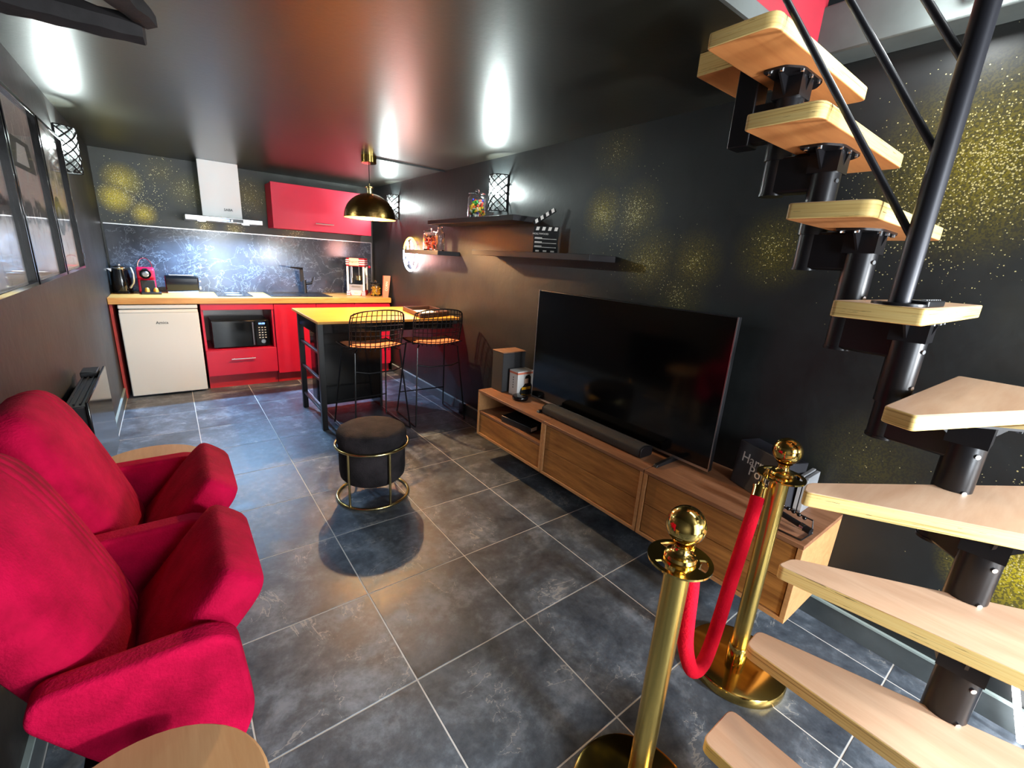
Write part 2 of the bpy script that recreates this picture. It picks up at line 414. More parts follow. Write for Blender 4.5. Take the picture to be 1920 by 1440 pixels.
struct(MB().box(XL-.1, XL, YF-.1, YB+.1, -.06, 3.5), 'wall_left', m['wl'], smooth=False)
struct(MB().box(XR, XR+.1, YF-.1, YB+.1, -.06, 3.5), 'wall_right', m['wr'], smooth=False)
struct(MB().box(XL, XR, YB, YB+.1, -.06, ZC+.1), 'wall_back', m['wb'], smooth=False)
b = MB().box(XL, .15, YF-.1, YF, -.06, 3.5).box(1.75, XR, YF-.1, YF, -.06, 3.5).box(.15, 1.75, YF-.1, YF, 2.25-.02, 3.5)
struct(b, 'wall_rear', m['wl'], smooth=False)
# glazed rear door behind the camera
dr = MB().box(.15, .21, YF-.08, YF-.01, 0, 2.23).box(1.69, 1.75, YF-.08, YF-.01, 0, 2.23).box(.92, .98, YF-.08, YF-.01, 0, 2.23).box(.21, 1.69, YF-.08, YF-.01, 2.17, 2.23).box(.21, 1.69, YF-.08, YF-.01, 0, .12)
door = struct(dr, 'door_1', m['black'])
MB().box(.21, .92, YF-.05, YF-.04, .12, 2.17).build('pane', m['day'], door); MB().box(.98, 1.69, YF-.05, YF-.04, .12, 2.17).build('pane', m['day'], door)
# loft above the stair opening
struct(MB().box(HX0-.9, XR, YF, 2.2, 3.5, 3.56), 'ceiling_loft', m['greywall'], smooth=False)
t1 = struct(MB().box(HX0, XR, HY1-.012, HY1, ZC, ZC+.055), 'trim_1', m['greywall'], smooth=False)
struct(MB().box(HX0, 1.98, HY1-.01, HY1+.01, ZC+.055, ZC+.8), 'trim_2', m['loftred'], smooth=False)
struct(MB().box(1.96, XR, -.9, .935, 2.193, 2.352), 'trim_3', m['greywall'], bevel=.006)
# baseboards: dark slate strip with pale top edge, one piece per tile length
bb = struct(MB().box(XR-.012, XR, -1.8, 5.1, 0, .09), 'baseboard_right', m['skirt'], smooth=False)
MB().box(XR-.014, XR, -1.8, 5.1, .09, .098).build('edge_strip', m['skirttop'], bb, smooth=False)
bb = struct(MB().box(XL, XL+.012, -1.8, 5.1, 0, .09), 'baseboard_left', m['skirt'], smooth=False)
MB().box(XL, XL+.014, -1.8, 5.1, .09, .098).build('edge_strip', m['skirttop'], bb, smooth=False)
# ------------------------------------------------------------------ staircase (one thing)
st = thing('modular_staircase', 'modular space-saver staircase with beech treads on a black steel tube spine', 'staircase', (1.6, .3, 0))
TH = .038
def tread(poly, z, rad, topm):
    b = MB(); b.prism(rpoly(poly, rad), None, z-TH, z, top=1, bot=2)
    return b.build('tread', [m['ply'], topm, m['under']], st, smooth=True, bevel=.003, seg=2)
Zs = {i: .25+.225*(i-1) for i in range(1, 10)}
Zs[6] = 1.377
XO = 1.975
P1 = [(.967, .338), (1.116, .338), (1.116, -.38), (.967, -.38)]
P2 = [(1.11, .338), (1.19, .343), (1.43, -.38), (1.10, -.38)]
P3 = [(1.175, .336), (1.243, .324), (1.74, -.38), (1.30, -.38)]
P4 = [(1.165, .318), (1.228, .332), (XO, -.135), (XO, -.38), (1.62, -.38)]
P5 = [(1.284, .241), (1.259, .178), (XO, -.108), (XO+.03, .06), (XO+.03, .217)]
P6 = [(1.25, .385), (1.25, .213), (XO, .213), (XO, .385)]
for i, (p, r, t_) in enumerate([(P1, .025, 'treadlow'), (P2, .02, 'treadlow'), (P3, .02, 'treadlow'), (P4, .02, 'tread'), (P5, .012, 'tread'), (P6, .012, 'tread')]): tread(p, Zs[i+1], r, m[t_])
for i, y0 in ((7, .350), (8, .500), (9, .648)):
    tread([(1.252, y0), (XO-.03, y0), (XO-.03, y0+.182), (1.252, y0+.182)], Zs[i], [.03, .02, .02, .012], m['tread'])
COLS = {1: (1.04, -.03), 2: (1.19, -.03), 3: (1.325, -.02), 4: (1.465, .018), 5: (1.555, .112), 6: (1.575, .285), 7: (1.6, .45), 8: (1.6, .59), 9: (1.6, .738)}
def flange(x, y, z, ang):
    ca, sa = math.cos(ang), math.sin(ang); g = lambda a, c: (x+a*ca-c*sa, y+a*sa+c*ca)
    pl = rpoly([(-.115, -.02), (-.07, -.055), (.07, -.055), (.115, -.02), (.115, .045), (-.115, .045)], .012, 2)
    b = MB().prism([g(*q) for q in pl], None, z-.006, z)
    for s in (-1, 1):   # gussets
        b.prism([(*g(s*.1, 0), z-.006), (*g(s*.03, 0), z-.006), (*g(s*.03, 0), z-.062)], None, off=Vector((-sa*.006, ca*.006, 0)))
    b.prism([(*g(0, -.05), z-.006), (*g(0, .0), z-.006), (*g(0, -.034), z-.062)], None, off=Vector((ca*.006, sa*.006, 0)))
    b.box(x-.04, x+.04, y-.04, y+.04, z-.062, z-.006)
    f = b.build('flange_plate', m['blackmetal'], st)
    for a, c in ((-.1, -.005), (-.095, .03), (0, -.047), (.1, -.005), (.095, .03), (-.06, -.045), (.06, -.045)):
        q = g(a, c); MB().cyl((*q, z-.012), (*q, z-.006), .006, n=8).build('bolt', m['chrome'], f)
for i in range(1, 10):
    x, y = COLS[i]; z = Zs[i]-TH
    px, py = COLS.get(i-1, (x-.12, y)); d = Vector((x-px, y-py)); ang = math.atan2(d.y, d.x)
    lo = Zs[i]-.374 if i > 1 else 0.01
    tb = MB().cyl((x, y, lo), (x, y, z-.05), .034, n=24).cyl((x, y, z-.235 if i > 1 else .03), (x, y, z-.04), .0395, n=24)
    tb.cyl((x, y, lo-.004), (x, y, lo+.004), .036, n=24).build('spine_tube', m['blackmetal'], st)
    fo = Vector((-math.sin(.4), -math.cos(.4))) if i > 5 else Vector((-.75, -.66))
    for dz in (.085, .185):
        q = Vector((x, y, z-dz)); e = Vector((fo.x, fo.y, 0)); MB().cyl(q+e*.038, q+e*.043, .006, n=8).build('set_screw', m['chrome'], st)
    flange(x, y, z, 0 if i > 5 else ang-PI/2)
    if i > 1:
        n = Vector((-d.y, d.x, 0)).normalized()*.029; a3 = Vector((px, py, lo)); b3 = Vector((x, y, lo)); up = Vector((0, 0, .108))
        b = MB().hexa([a3-n, b3-n, b3+n, a3+n, a3-n+up, b3-n+up, b3+n+up, a3+n+up])
        b.build('spine_arm', m['blackmetal'], st, bevel=.008)
MB().cyl((COLS[1][0], COLS[1][1], 0), (COLS[1][0], COLS[1][1], .014), .11, n=32).build('base_plate', m['blackmetal'], st)
# top end: square tube, bracket and packing block under the ceiling
MB().box(1.565, 1.635, .83, .90, 1.83, ZC).build('top_post', m['blackmetal'], st, bevel=.004)
MB().hexa([(1.575, .74, 1.84), (1.625, .74, 1.84), (1.625, .86, 1.84), (1.575, .86, 1.84), (1.575, .74, 1.95), (1.625, .74, 1.95), (1.625, .86, 1.95), (1.575, .86, 1.95)]).build('top_arm', m['blackmetal'], st)
b = MB(); b.prism([(1.578, .90), (1.86, .90), (1.86, 1.067), (1.578, 1.067)], None, 2.088, ZC, bot=1); b.build('packing_block', [m['ply'], m['under']], st, bevel=.002)
# handrail: round post standing on a tread and three sloping rods
PX, PY = 1.30, .272
MB().cyl((PX, PY, 1.378), (PX, PY, 3.05), .0205, n=24).build('rail_post', m['railmetal'], st)
MB().cyl((PX, PY, 1.377), (PX, PY, 1.383), .05, n=24).build('post_foot', m['blackmetal'], st)
for z0 in (1.505, 1.672, 1.838, 2.01):
    MB().cyl((PX+.002, PY, z0), (PX+.002, PY+.95, z0+.95*1.5), .0075, n=12).build('rail_rod', m['railmetal'], st)
# dark remote tray on the tread at eye level
b = MB(); b.prism(rpoly([(1.305, .222), (1.47, .222), (1.47, .262), (1.305, .262)], .006, 3), None, 1.3772, 1.391)
tr = tag(b.build('remote_control', m['black'], None, bevel=.002), 'slim black remote control lying on the stair tread at the foot of the rail post', 'remote control')
for k in range(7): MB().box(1.315+k*.022, 1.327+k*.022, .23, .24, 1.391, 1.393).build('button', m['grey'], tr)

# ------------------------------------------------------------------ wall-hung oak media cabinets
X0, X1, ZB, ZT = 1.69, XR-.002, .165, .505
def fronted(name, y0, y1, label, kind):
    t = thing(name, label, 'cabinet', (X0, y1, ZB), 'wall-hung oak media cabinets'); e = .018
    MB().box(X0, X1, y0, y1, ZT-e, ZT).build('top_board', m['oakdark'], t, bevel=.0015)
    MB().box(X0, X1, y0, y1, ZB, ZB+e).build('bottom_board', m['oakedge'], t, bevel=.0015)
    for (a, c) in ((y0, y0+e), (y1-e, y1)): MB().box(X0, X1, a, c, ZB+e, ZT-e).build('side_panel', m['oakedge'], t, bevel=.0015)
    MB().box(X1-.012, X1, y0+e, y1-e, ZB+e, ZT-e).build('back_panel', m['oakdark'], t)
    zm = (ZB+ZT)/2
    if kind == 'open':
        MB().box(X0+.004, X1-.012, y0+e, y1-e, zm-.003, zm+e-.003).build('shelf_board', m['oakdark'], t, bevel=.0015)
        MB().box(X0+.006, X0+.024, y0+e+.003, y1-e-.003, ZB+e+.003, zm-.006).build('drawer_front', m['oak'], t, bevel=.0015)
    else:
        MB().box(X0+.006, X0+.024, y0+e+.004, y1-e-.004, zm+.0015, ZT-e-.005).build('drawer_front', m['oak'], t, bevel=.0015)
        MB().box(X0+.006, X0+.024, y0+e+.004, y1-e-.004, ZB+e+.004, zm-.0015).build('drawer_front', m['oak'], t, bevel=.0015)
    return t
fronted('media_cabinet', 1.832, 2.553, 'far wall-hung oak cabinet with an open shelf above its drawer', 'open')
fronted('media_cabinet', 1.105, 1.829, 'middle wall-hung oak cabinet under the soundbar and television', 'two')
fronted('media_cabinet', .414, 1.100, 'near wall-hung oak cabinet behind the brass posts', 'two')
# disc player in the open shelf
t = thing('disc_player', 'slim black box with a white label lying in the open oak shelf', 'player', (1.8, 2.1, .353))
b = MB().prism(rpoly([(1.735, 2.00), (1.91, 2.03), (1.88, 2.31), (1.705, 2.28)], .01, 2), None, .3505, .393); b.build('body', m['black'], t, bevel=.003)
MB().hexa([(1.744, 2.0005, .362), (1.80, 2.0101, .362), (1.80, 2.0125, .362), (1.744, 2.003, .362), (1.744, 2.0005, .386), (1.80, 2.0101, .386), (1.80, 2.0125, .386), (1.744, 2.003, .386)]).build('white_label', m['paper'], t)
# television on two feet
t = thing('television', 'large flat black television standing on the oak cabinets', 'television', (1.9, 1.55, ZT))
TX = 1.9; TL, TR, TB_, TT = 2.205, .903, .505+.02, 1.248
b = MB().box(TX+.004, TX+.03, TR, TL, TB_, TT).box(TX+.03, TX+.065, TR+.15, TL-.15, TB_+.03, TB_+.42); b.build('housing', m['black'], t, bevel=.003)
MB().box(TX-.001, TX+.004, TR+.004, TL-.004, TB_+.012, TT-.005).build('screen', m['screen'], t)
b = MB()
b.box(TX-.002, TX+.006, TR, TR+.004, TB_, TT).box(TX-.002, TX+.006, TL-.004, TL, TB_, TT).box(TX-.003, TX+.006, TR, TL, TB_, TB_+.012)
b.build('bezel', m['steel'], t)
for y in (1.09, 1.965):
    b = MB().hexa([(1.752, y-.012, ZT), (2.02, y-.012, ZT), (2.02, y+.012, ZT), (1.752, y+.012, ZT), (1.76, y-.009, ZT+.014), (2.01, y-.009, ZT+.03), (2.01, y+.009, ZT+.03), (1.76, y+.009, ZT+.014)])
    b.build('foot', m['black'], t, bevel=.002)
# soundbar
t = thing('soundbar', 'long dark grey soundbar lying in front of the television', 'speaker', (1.8, 1.6, ZT))
pr = rpoly([(1.765, ZT+.002), (1.862, ZT+.002), (1.862, ZT+.05), (1.80, ZT+.062), (1.765, ZT+.05)], .012, 3)
b = MB(); b.prism([(x, 1.195, z) for x, z in pr], None, off=(0, .735, 0)); b.build('body', m['speaker'], t, bevel=.004)
for y in (1.185, 1.93): b = MB(); b.prism([(x, y, z) for x, z in pr], None, off=(0, .01, 0)); b.build('end_cap', m['blackmetal'], t, bevel=.003)
# tall speaker, white box, round puck
t = thing('tall_speaker', 'tall charcoal cuboid speaker at the far end of the oak cabinets', 'speaker', (1.93, 2.42, ZT))
MB().box(1.80, 2.0, 2.42, 2.55, ZT, .79).build('body', m['speaker'], t, bevel=.004)
MB().box(1.798, 2.002, 2.418, 2.552, .79, .797).build('top_panel', m['oakdark'], t, bevel=.002)  # brown sheet puts the brownish light on the speaker top into colour
t = thing('boxed_disc_set', 'white cardboard box with an orange top band in front of the tall speaker', 'box', (1.87, 2.22, ZT))
bx = (1.845, 1.985, 2.30, 2.395); zt = .68
MB().box(bx[0], bx[1], bx[2], bx[3], ZT, zt).build('carton', m['pale'], t)
b = MB().box(bx[0]-.0006, bx[1]+.0006, bx[2]-.0006, bx[3]+.0006, zt-.022, zt-.008); b.build('orange_band', m['salmon'], t)
yb = bx[2]-.0007
b = MB(); b.prism([(1.862, yb, ZT+.001), (1.98, yb, ZT+.001), (1.98, yb, ZT+.06), (1.965, yb, ZT+.085), (1.963, yb, ZT+.13), (1.945, yb, ZT+.148), (1.915, yb, ZT+.14), (1.905, yb, ZT+.11), (1.912, yb, ZT+.085), (1.90, yb, ZT+.07), (1.875, yb, ZT+.05)], None, off=(0, -.0005, 0)); b.build('dark_print', m['ink'], t, smooth=False)
MB().box(1.905, 1.94, yb-.0012, yb-.0006, ZT+.085, ZT+.12).build('pale_print', m['skin'], t); MB().box(1.885, 1.965, yb-.0018, yb-.0012, ZT+.04, ZT+.06).build('yellow_bar', m['amber'], t)
b = MB()
for k in range(5): b.box(bx[0]-.0012, bx[0]-.0006, 2.345, 2.352, ZT+.05+k*.018, ZT+.06+k*.018)
b.build('spine_marks', m['ink'], t)
b = MB().lathe([(0, 0), (.052, 0), (.056, .006), (.056, .02), (.05, .028), (.03, .031), (0, .031)], (1.825, 2.235, ZT), 28); tag(b.build('charging_puck', m['blackgloss'], None), 'round black puck in front of the white box', 'charger')
# dark boxed set with lettering, cases, wire ornament
t = thing('dark_boxed_set', 'large black cardboard boxed set with white title lettering against the wall', 'box', (2.0, .72, ZT))
def rotpt(c, a, p): return (c[0]+p[0]*math.cos(a)-p[1]*math.sin(a), c[1]+p[0]*math.sin(a)+p[1]*math.cos(a))
ca = (1.955, .685); an = math.radians(-22); q = [rotpt(ca, an, p) for p in ((-.05, -.13), (.05, -.13), (.05, .13), (-.05, .13))]
b = MB(); b.prism([(*p, ZT) for p in q], None, off=(.028, 0, .2)); b.build('carton', m['bluishbox'], t, bevel=.004)
f0 = Vector((*q[3], ZT)); f1 = Vector((*q[0], ZT)); rr = (f1-f0).normalized(); uu = Vector((.028, 0, .2)).normalized(); nn = rr.cross(uu)
def onf(a, c): return f0+rr*a+uu*c+nn*.0012
text('Harry', .062, onf(.105, .135), rr, uu, m['pale'], t); text('Potter', .062, onf(.165, .092), rr, uu, m['pale'], t)
b = MB(); b.prism([onf(.17, .04)+rr*x+uu*y for x, y in ((-.018, .028), (.018, .028), (.018, -.002), (0, -.024), (-.018, -.002))], None, off=nn*.001); b.build('shield_emblem', m['grey'], t)
for k, (y, hh, l) in enumerate(((.535, .16, 'pale grey film case upright beside the black boxed set'), (.518, .155, 'thin pale film case upright at the end of the row'))):
    b = MB().box(1.93, 2.05, y, y+.014, ZT, ZT+hh); c_ = thing('film_case', l, 'case', (1.94, y, ZT), 'upright film cases'); b.build('shell', m['grey'], c_, bevel=.002); MB().box(1.9285, 1.93, y+.001, y+.013, ZT+.01, ZT+hh-.01).build('spine_label', m['pale'], c_)
t = thing('wire_ornament', 'small black metal ornament on a wire stand at the near end of the oak cabinet', 'ornament', (1.8, .47, ZT))
b = MB().tube([(1.80, .60, ZT+.004), (1.715, .56, ZT+.004), (1.715, .435, ZT+.004), (1.80, .43, ZT+.004), (1.81, .44, ZT+.05), (1.80, .58, ZT+.06)], .003, 8, closed=True); b.build('wire_stand', m['blackmetal'], t)
b = MB().cyl((1.79, .60, ZT+.045), (1.765, .44, ZT+.03), .011, n=14).cyl((1.768, .455, ZT+.03), (1.762, .425, ZT+.028), .013, n=14).sphere((1.80, .60, ZT+.055), .024, 14); b.build('barrel', m['blackmetal'], t)
b = MB()
for k in range(7): b.sphere((1.81-.002*k, .585-.02*k, ZT+.064-.002*k), .008, 10)
b.build('bead_row', m['blackgloss'], t); MB().cyl((1.7685, .462, ZT+.0305), (1.7655, .448, ZT+.0295), .0142, n=14).build('steel_ring', m['chrome'], t)

# ------------------------------------------------------------------ brass rope posts
def stanchion(label):
    t = thing('rope_post', label, 'stanchion', group='brass rope posts')
    MB().lathe([(.0, .0), (.168, 0), (.170, .004), (.170, .03), (.166, .036), (.158, .038), (.05, .044), (0, .044)], n=56).build('base_disc', m['gold'], t)
    MB().lathe([(.034, .042), (.034, .10), (.0315, .105), (.0, .105)], n=36).build('base_sleeve', m['gold'], t)
    MB().cyl((0, 0, .1), (0, 0, .785), .0285, n=36).build('pole', m['goldsat'], t)
    MB().lathe([(.0, .78), (.032, .78), (.034, .786), (.034, .79), (0, .79)], n=36).build('collar', m['gold'], t)
    # ring plate with three slots
    b = MB(); N = 60; zt, zb = .797, .792
    def ringpts(r, z): return [b.bm.verts.new((r*math.cos(2*PI*k/N), r*math.sin(2*PI*k/N), z)) for k in range(N)]
    rs = [.02, .043, .060, .071]; top = [ringpts(r, zt) for r in rs]; bot = [ringpts(r, zb) for r in rs]
    slot = lambda k: (k % 20) in (2, 3, 4, 5, 6, 7, 8, 9)
    for a in range(3):
        for k in range(N):
            k2 = (k+1) % N
            if a == 1 and slot(k):
                if not slot(k-1): b._f([top[1][k], top[2][k], bot[2][k], bot[1][k]])
                if not slot(k+1): b._f([top[1][k2], top[2][k2], bot[2][k2], bot[1][k2]])
                b._f([top[1][k], top[1][k2], bot[1][k2], bot[1][k]]); b._f([top[2][k], top[2][k2], bot[2][k2], bot[2][k]]); continue
            b._f([top[a][k], top[a][k2], top[a+1][k2], top[a+1][k]]); b._f([bot[a][k], bot[a+1][k], bot[a+1][k2], bot[a][k2]])
    for k in range(N): b._f([top[3][k], top[3][(k+1) % N], bot[3][(k+1) % N], bot[3][k]])
    b.build('ring_plate', m['gold'], t)
    MB().lathe([(0, .797), (.034, .797), (.036, .803), (.033, .81), (.024, .814), (.018, .822), (.0165, .832), (.019, .838), (.024, .842), (0, .842)], n=32).build('neck', m['gold'], t)
    MB().sphere((0, 0, .883), .0435, 32).build('ball_finial', m['gold'], t)
    return t
S1 = Vector((.845, .425, 0)); S2 = Vector((1.527, .487, 0))
s1 = stanchion('nearer brass rope post with its base cut by the bottom edge'); s2 = dup(s1, 'farther brass rope post in front of the near oak cabinet')
s1.location = S1; s1.rotation_euler.z = math.radians(20); s2.location = S2; s2.rotation_euler.z = math.radians(150)
rp = thing('barrier_rope', 'thick red velvet rope hanging between the two brass posts', 'rope', (1.2, .45, .3))
ctl = [Vector(q) for q in ((.922, .432, .74), (.944, .434, .656), (.96, .435, .56), (.987, .438, .463), (1.032, .442, .375), (1.08, .446, .305), (1.135, .452, .268), (1.195, .462, .258), (1.25, .474, .295), (1.29, .482, .37), (1.325, .489, .46), (1.375, .498, .575), (1.43, .509, .68), (1.462, .518, .735))]
pts = []
for i in range(len(ctl)-1):
    a0, a1, a2, a3 = ctl[max(i-1, 0)], ctl[i], ctl[i+1], ctl[min(i+2, len(ctl)-1)]
    for k in range(4):
        f = k/4; pts.append(.5*((2*a1)+(a2-a0)*f+(2*a0-5*a1+4*a2-a3)*f*f+(3*a1-a0-3*a2+a3)*f**3))
pts.append(ctl[-1]); pts = [pts[0]]*0+pts
A_ = S1+Vector((.055, .003, .80)); B_ = S2+Vector((-.046, .030, .80)); mid = (A_+B_)/2
MB().tube(pts, .0205, 18).build('rope', m['rope'], rp)
for e, nx, top in ((pts[0], pts[1], A_), (pts[-1], pts[-2], B_)):
    d = (e-nx).normalized(); b = MB().cyl(e-d*.014, e+d*.018, .0215, n=20).cyl(e+d*.018, e+d*.023, .0235, n=20).cyl(e+d*.023, e+d*.036, .011, n=16); b.build('end_ferrule', m['gold'], rp)
    c0 = e+d*.036; MB().tube([c0, c0.lerp(Vector((top.x, top.y, .80)), .5)+Vector((0, 0, .012)), Vector((top.x, top.y, .812)), Vector((top.x, top.y, .812)).lerp(Vector((c0.x, c0.y, .80)), -.5), Vector((top.x, top.y, .79)).lerp(Vector((c0.x, c0.y, .79)), -.6)], .0045, 10).build('hook', m['gold'], rp)

# ------------------------------------------------------------------ velvet cinema armchairs
def armchair(label, yc, arms):
    t = thing('cinema_armchair', label, 'armchair', (-.2, yc, 0), 'red velvet cinema armchairs')
    # backrest: tilted rounded slab
    o = Vector((-.195, yc, .40)); v = Vector((-.185, 0, .56)); L = v.length; v.normalize(); u = Vector((0, 1, 0)); nrm = u.cross(v)
    pl = rpoly([(-.20, 0), (.20, 0), (.232, L*.52), (.205, L), (-.205, L), (-.232, L*.52)], [.05, .05, .3, .17, .17, .3], 6)
    b = MB(); bm = b.bm; NB = len(pl)
    def ring(s, off): return [bm.verts.new(o+u*(x*s)+v*(L*.5+(y-L*.5)*s)+nrm*off) for x, y in pl]
    prof = [(.55, -.085), (.93, -.08), (1, -.05), (1, -.0), (.965, .022), (.86, .042), (.6, .056), (.25, .062)]
    rs = [ring(s, f) for s, f in prof]
    for P, Q in zip(rs, rs[1:]):
        for k in range(NB): b._f([P[k], P[(k+1) % NB], Q[(k+1) % NB], Q[k]])
    b._f(rs[0][::-1]); b._f(rs[-1]); b.build('backrest', m['velvetback'], t, sub=1, sharp=80)
    # tipped-up seat cushion
    o2 = Vector((-.215, yc, .395)); v2 = Vector((.245, 0, .29)); L2 = v2.length; v2.normalize(); n2 = u.cross(v2)   # n2 points back/up
    if n2.x > 0: n2 = -n2
    pl = rpoly([(-.19, 0), (.19, 0), (.205, L2*.7), (.2, L2), (-.2, L2), (-.205, L2*.7)], [.03, .03, .1, .06, .06, .1], 6)
    b = MB(); bm = b.bm; NB = len(pl)
    def ring2(s, off): return [bm.verts.new(o2+u*(x*s)+v2*(L2*.5+(y-L2*.5)*s)+n2*off) for x, y in pl]
    rs = [ring2(s, f) for s, f in [(.5, -.115), (.95, -.112), (1, -.09), (1.0, -.03), (.985, -.008), (.94, .005), (.5, .012)]]
    for P, Q in zip(rs, rs[1:]):
        for k in range(NB): b._f([P[k], P[(k+1) % NB], Q[(k+1) % NB], Q[k]])
    b._f(rs[0][::-1]); b._f(rs[-1]); b.build('seat_cushion', m['velvet'], t, sub=1, sharp=80)
    for ya in arms:
        pr = rpoly([(-.308, .555), (-.292, .608), (-.02, .608), (.03, .575), (.048, .36), (.012, .275), (-.06, .255), (-.2, .36)], [.02, .03, .04, .05, .06, .03, .05, .1], 5)
        b = MB(); b.prism([(x, ya-.031, z) for x, z in pr], None, off=(0, .062, 0)); b.build('armrest', m['velvet'], t, bevel=.012, seg=4, sharp=80)
        b = MB().box(-.25, -.20, ya-.02, ya+.02, 0, .40).box(-.33, -.05, ya-.03, ya+.03, 0, .012); b.build('leg', m['blackmetal'], t, bevel=.003)
    return t
armchair('nearer red velvet cinema armchair with tipped-up seat', 1.25, (.992, 1.508))
armchair('farther red velvet cinema armchair beside the radiator', 1.77, (2.02,))
# round pale wooden stools at both ends
def round_stool(label, x, y):
    t = thing('round_stool', label, 'stool', (x, y, 0), 'round wooden stools'); H = .5
    b = MB().lathe([(0, H-.03), (.186, H-.03), (.192, H-.024), (.192, H-.006), (.187, H), (0, H)], (x, y, 0), 48); b.build('seat', m['stooltop'], t)
    for k in range(3):
        a = PI/6+k*2*PI/3; MB().cyl((x+.16*math.cos(a), y+.16*math.sin(a), 0), (x+.09*math.cos(a), y+.09*math.sin(a), H-.03), .011, .016, n=12).build('leg', m['stooltop'], t)
    MB().lathe([(.07, H-.045), (.12, H-.045), (.12, H-.03), (.07, H-.03)], (x, y, 0), 24).build('seat_ring', m['stooltop'], t)
round_stool('round wooden stool in front of the nearer armchair arm', -.15, .70)
round_stool('round pale wooden stool between the farther armchair and the radiator', -.16, 2.262)

# ------------------------------------------------------------------ pouf in a brass frame
t = thing('velvet_pouf', 'round black velvet pouf in a pale brass ring frame', 'pouf', (.842, 2.385, 0)); cx, cy = .842, 2.385
b = MB().lathe([(0, .115), (.13, .115), (.165, .122), (.184, .145), (.189, .18), (.189, .29), (.192, .302), (.190, .345), (.198, .36), (.198, .405), (.189, .425), (.165, .439), (.11, .445), (0, .447)], (cx, cy, 0), 56); b.build('cushion', m['blackvelvet'], t)
def circ(r, z, n=48): return [(cx+r*math.cos(2*PI*k/n), cy+r*math.sin(2*PI*k/n), z) for k in range(n)]
MB().tube(circ(.206, .009), .0085, 10, True).build('bottom_ring', m['palegold'], t)
MB().tube(circ(.206, .34), .0085, 10, True).build('top_ring', m['palegold'], t)
for a in (-148, -83, 32, 97):
    a = math.radians(a); MB().cyl((cx+.206*math.cos(a), cy+.206*math.sin(a), .009), (cx+.206*math.cos(a), cy+.206*math.sin(a), .34), .007, n=12).build('upright', m['palegold'], t)
# ------------------------------------------------------------------ kitchen
CF, CT = 5.10, .905
# fridge
t = thing('under_counter_fridge', 'white under-counter fridge at the left end of the kitchen', 'fridge', (-.11, 5.35, 0))
MB().box(-.385, .165, 5.135, 5.65, .03, .832).build('body', m['fridge'], t, bevel=.006)
MB().box(-.393, .173, 5.07, 5.13, .018, .775).build('door', m['fridge'], t, bevel=.008, seg=3)
b = MB(); b.prism([(-.39, 5.066, .775), (-.39, 5.13, .775), (-.39, 5.13, .80), (-.39, 5.082, .80)], None, off=(.56, 0, 0)); b.build('grip_strip', m['white'], t, bevel=.004)
MB().box(-.392, .172, 5.075, 5.65, .808, .842).build('top_panel', m['white'], t, bevel=.006)
text('Amica', .036, (-.105, 5.0688, .682), (1, 0, 0), (0, 0, 1), m['ink'], t)
for x in (-.36, .14): MB().cyl((x, 5.16, 0), (x, 5.16, .03), .016, n=14).build('foot', m['grey'], t)
b = MB().box(-.447, -.425, 5.10, 5.66, 0, .848); tag(b.build('end_panel', m['redpanel'], None, bevel=.002), 'narrow red wooden panel between the fridge and the left wall', 'panel')
# microwave unit
t = thing('appliance_cabinet', 'red kitchen base cabinet with a niche for the microwave and one drawer', 'cabinet', (.5, 5.4, 0))
for x in (.193, .79): MB().box(x, x+.018, CF+.002, 5.67, .13, .847).build('side_panel', m['red'], t)
MB().box(.211, .79, CF+.002, 5.67, .13, .148).build('bottom_board', m['red'], t); MB().box(.211, .79, CF+.01, 5.67, .378, .396).build('shelf_board', m['red'], t)
MB().box(.211, .79, 5.655, 5.67, .396, .847).build('back_panel', m['whitepl'], t)
MB().box(.193, .808, CF-.018, CF, .787, .847).build('top_rail', m['red'], t, bevel=.002)
dd = MB().box(.195, .806, CF-.018, CF, .138, .393).build('drawer_front', m['red'], t, bevel=.002)
MB().cyl((.395, CF-.045, .302), (.605, CF-.045, .302), .006, n=12).cyl((.42, CF-.045, .302), (.42, CF-.018, .302), .005, n=10).cyl((.58, CF-.045, .302), (.58, CF-.018, .302), .005, n=10).build('handle', m['steel'], dd)
MB().box(.195, .808, 5.15, 5.165, 0, .128).build('plinth', m['reddark'], t)
t = thing('microwave_oven', 'black microwave oven in the red cabinet niche', 'microwave', (.5, 5.4, .396))
MB().box(.265, .762, 5.165, 5.53, .404, .672).build('body', m['black'], t, bevel=.005)
dr = MB().box(.266, .632, 5.142, 5.163, .406, .670).build('door', m['blackgloss'], t, bevel=.004)
MB().box(.275, .545, 5.1405, 5.143, .415, .655).build('window', m['screen'], dr)
MB().cyl((.612, 5.118, .425), (.612, 5.118, .655), .008, n=12).box(.607, .617, 5.118, 5.143, .43, .44).box(.607, .617, 5.118, 5.143, .64, .65).build('handle', m['steel'], dr, bevel=.001)
cp = MB().box(.634, .761, 5.145, 5.163, .406, .670).build('control_panel', m['blackgloss'], t, bevel=.003)
MB().box(.652, .742, 5.1435, 5.145, .622, .65).build('display', m['screen'], cp); text('00:00', .026, (.697, 5.143, .636), (1, 0, 0), (0, 0, 1), m['blue'], cp, 'display_digits')
b = MB()
for r in range(5):
    for c in range(3): b.box(.665+c*.027, .679+c*.027, 5.1435, 5.1455, .592-r*.026, .600-r*.026)
b.build('key_pad', m['pale'], cp); MB().cyl((.70, 5.128, .455), (.70, 5.146, .455), .021, n=24).build('dial', m['chrome'], cp)
for x in (.29, .73):
    for y in (5.2, 5.5): MB().cyl((x, y, .396), (x, y, .405), .012, n=10).build('foot', m['black'], t)
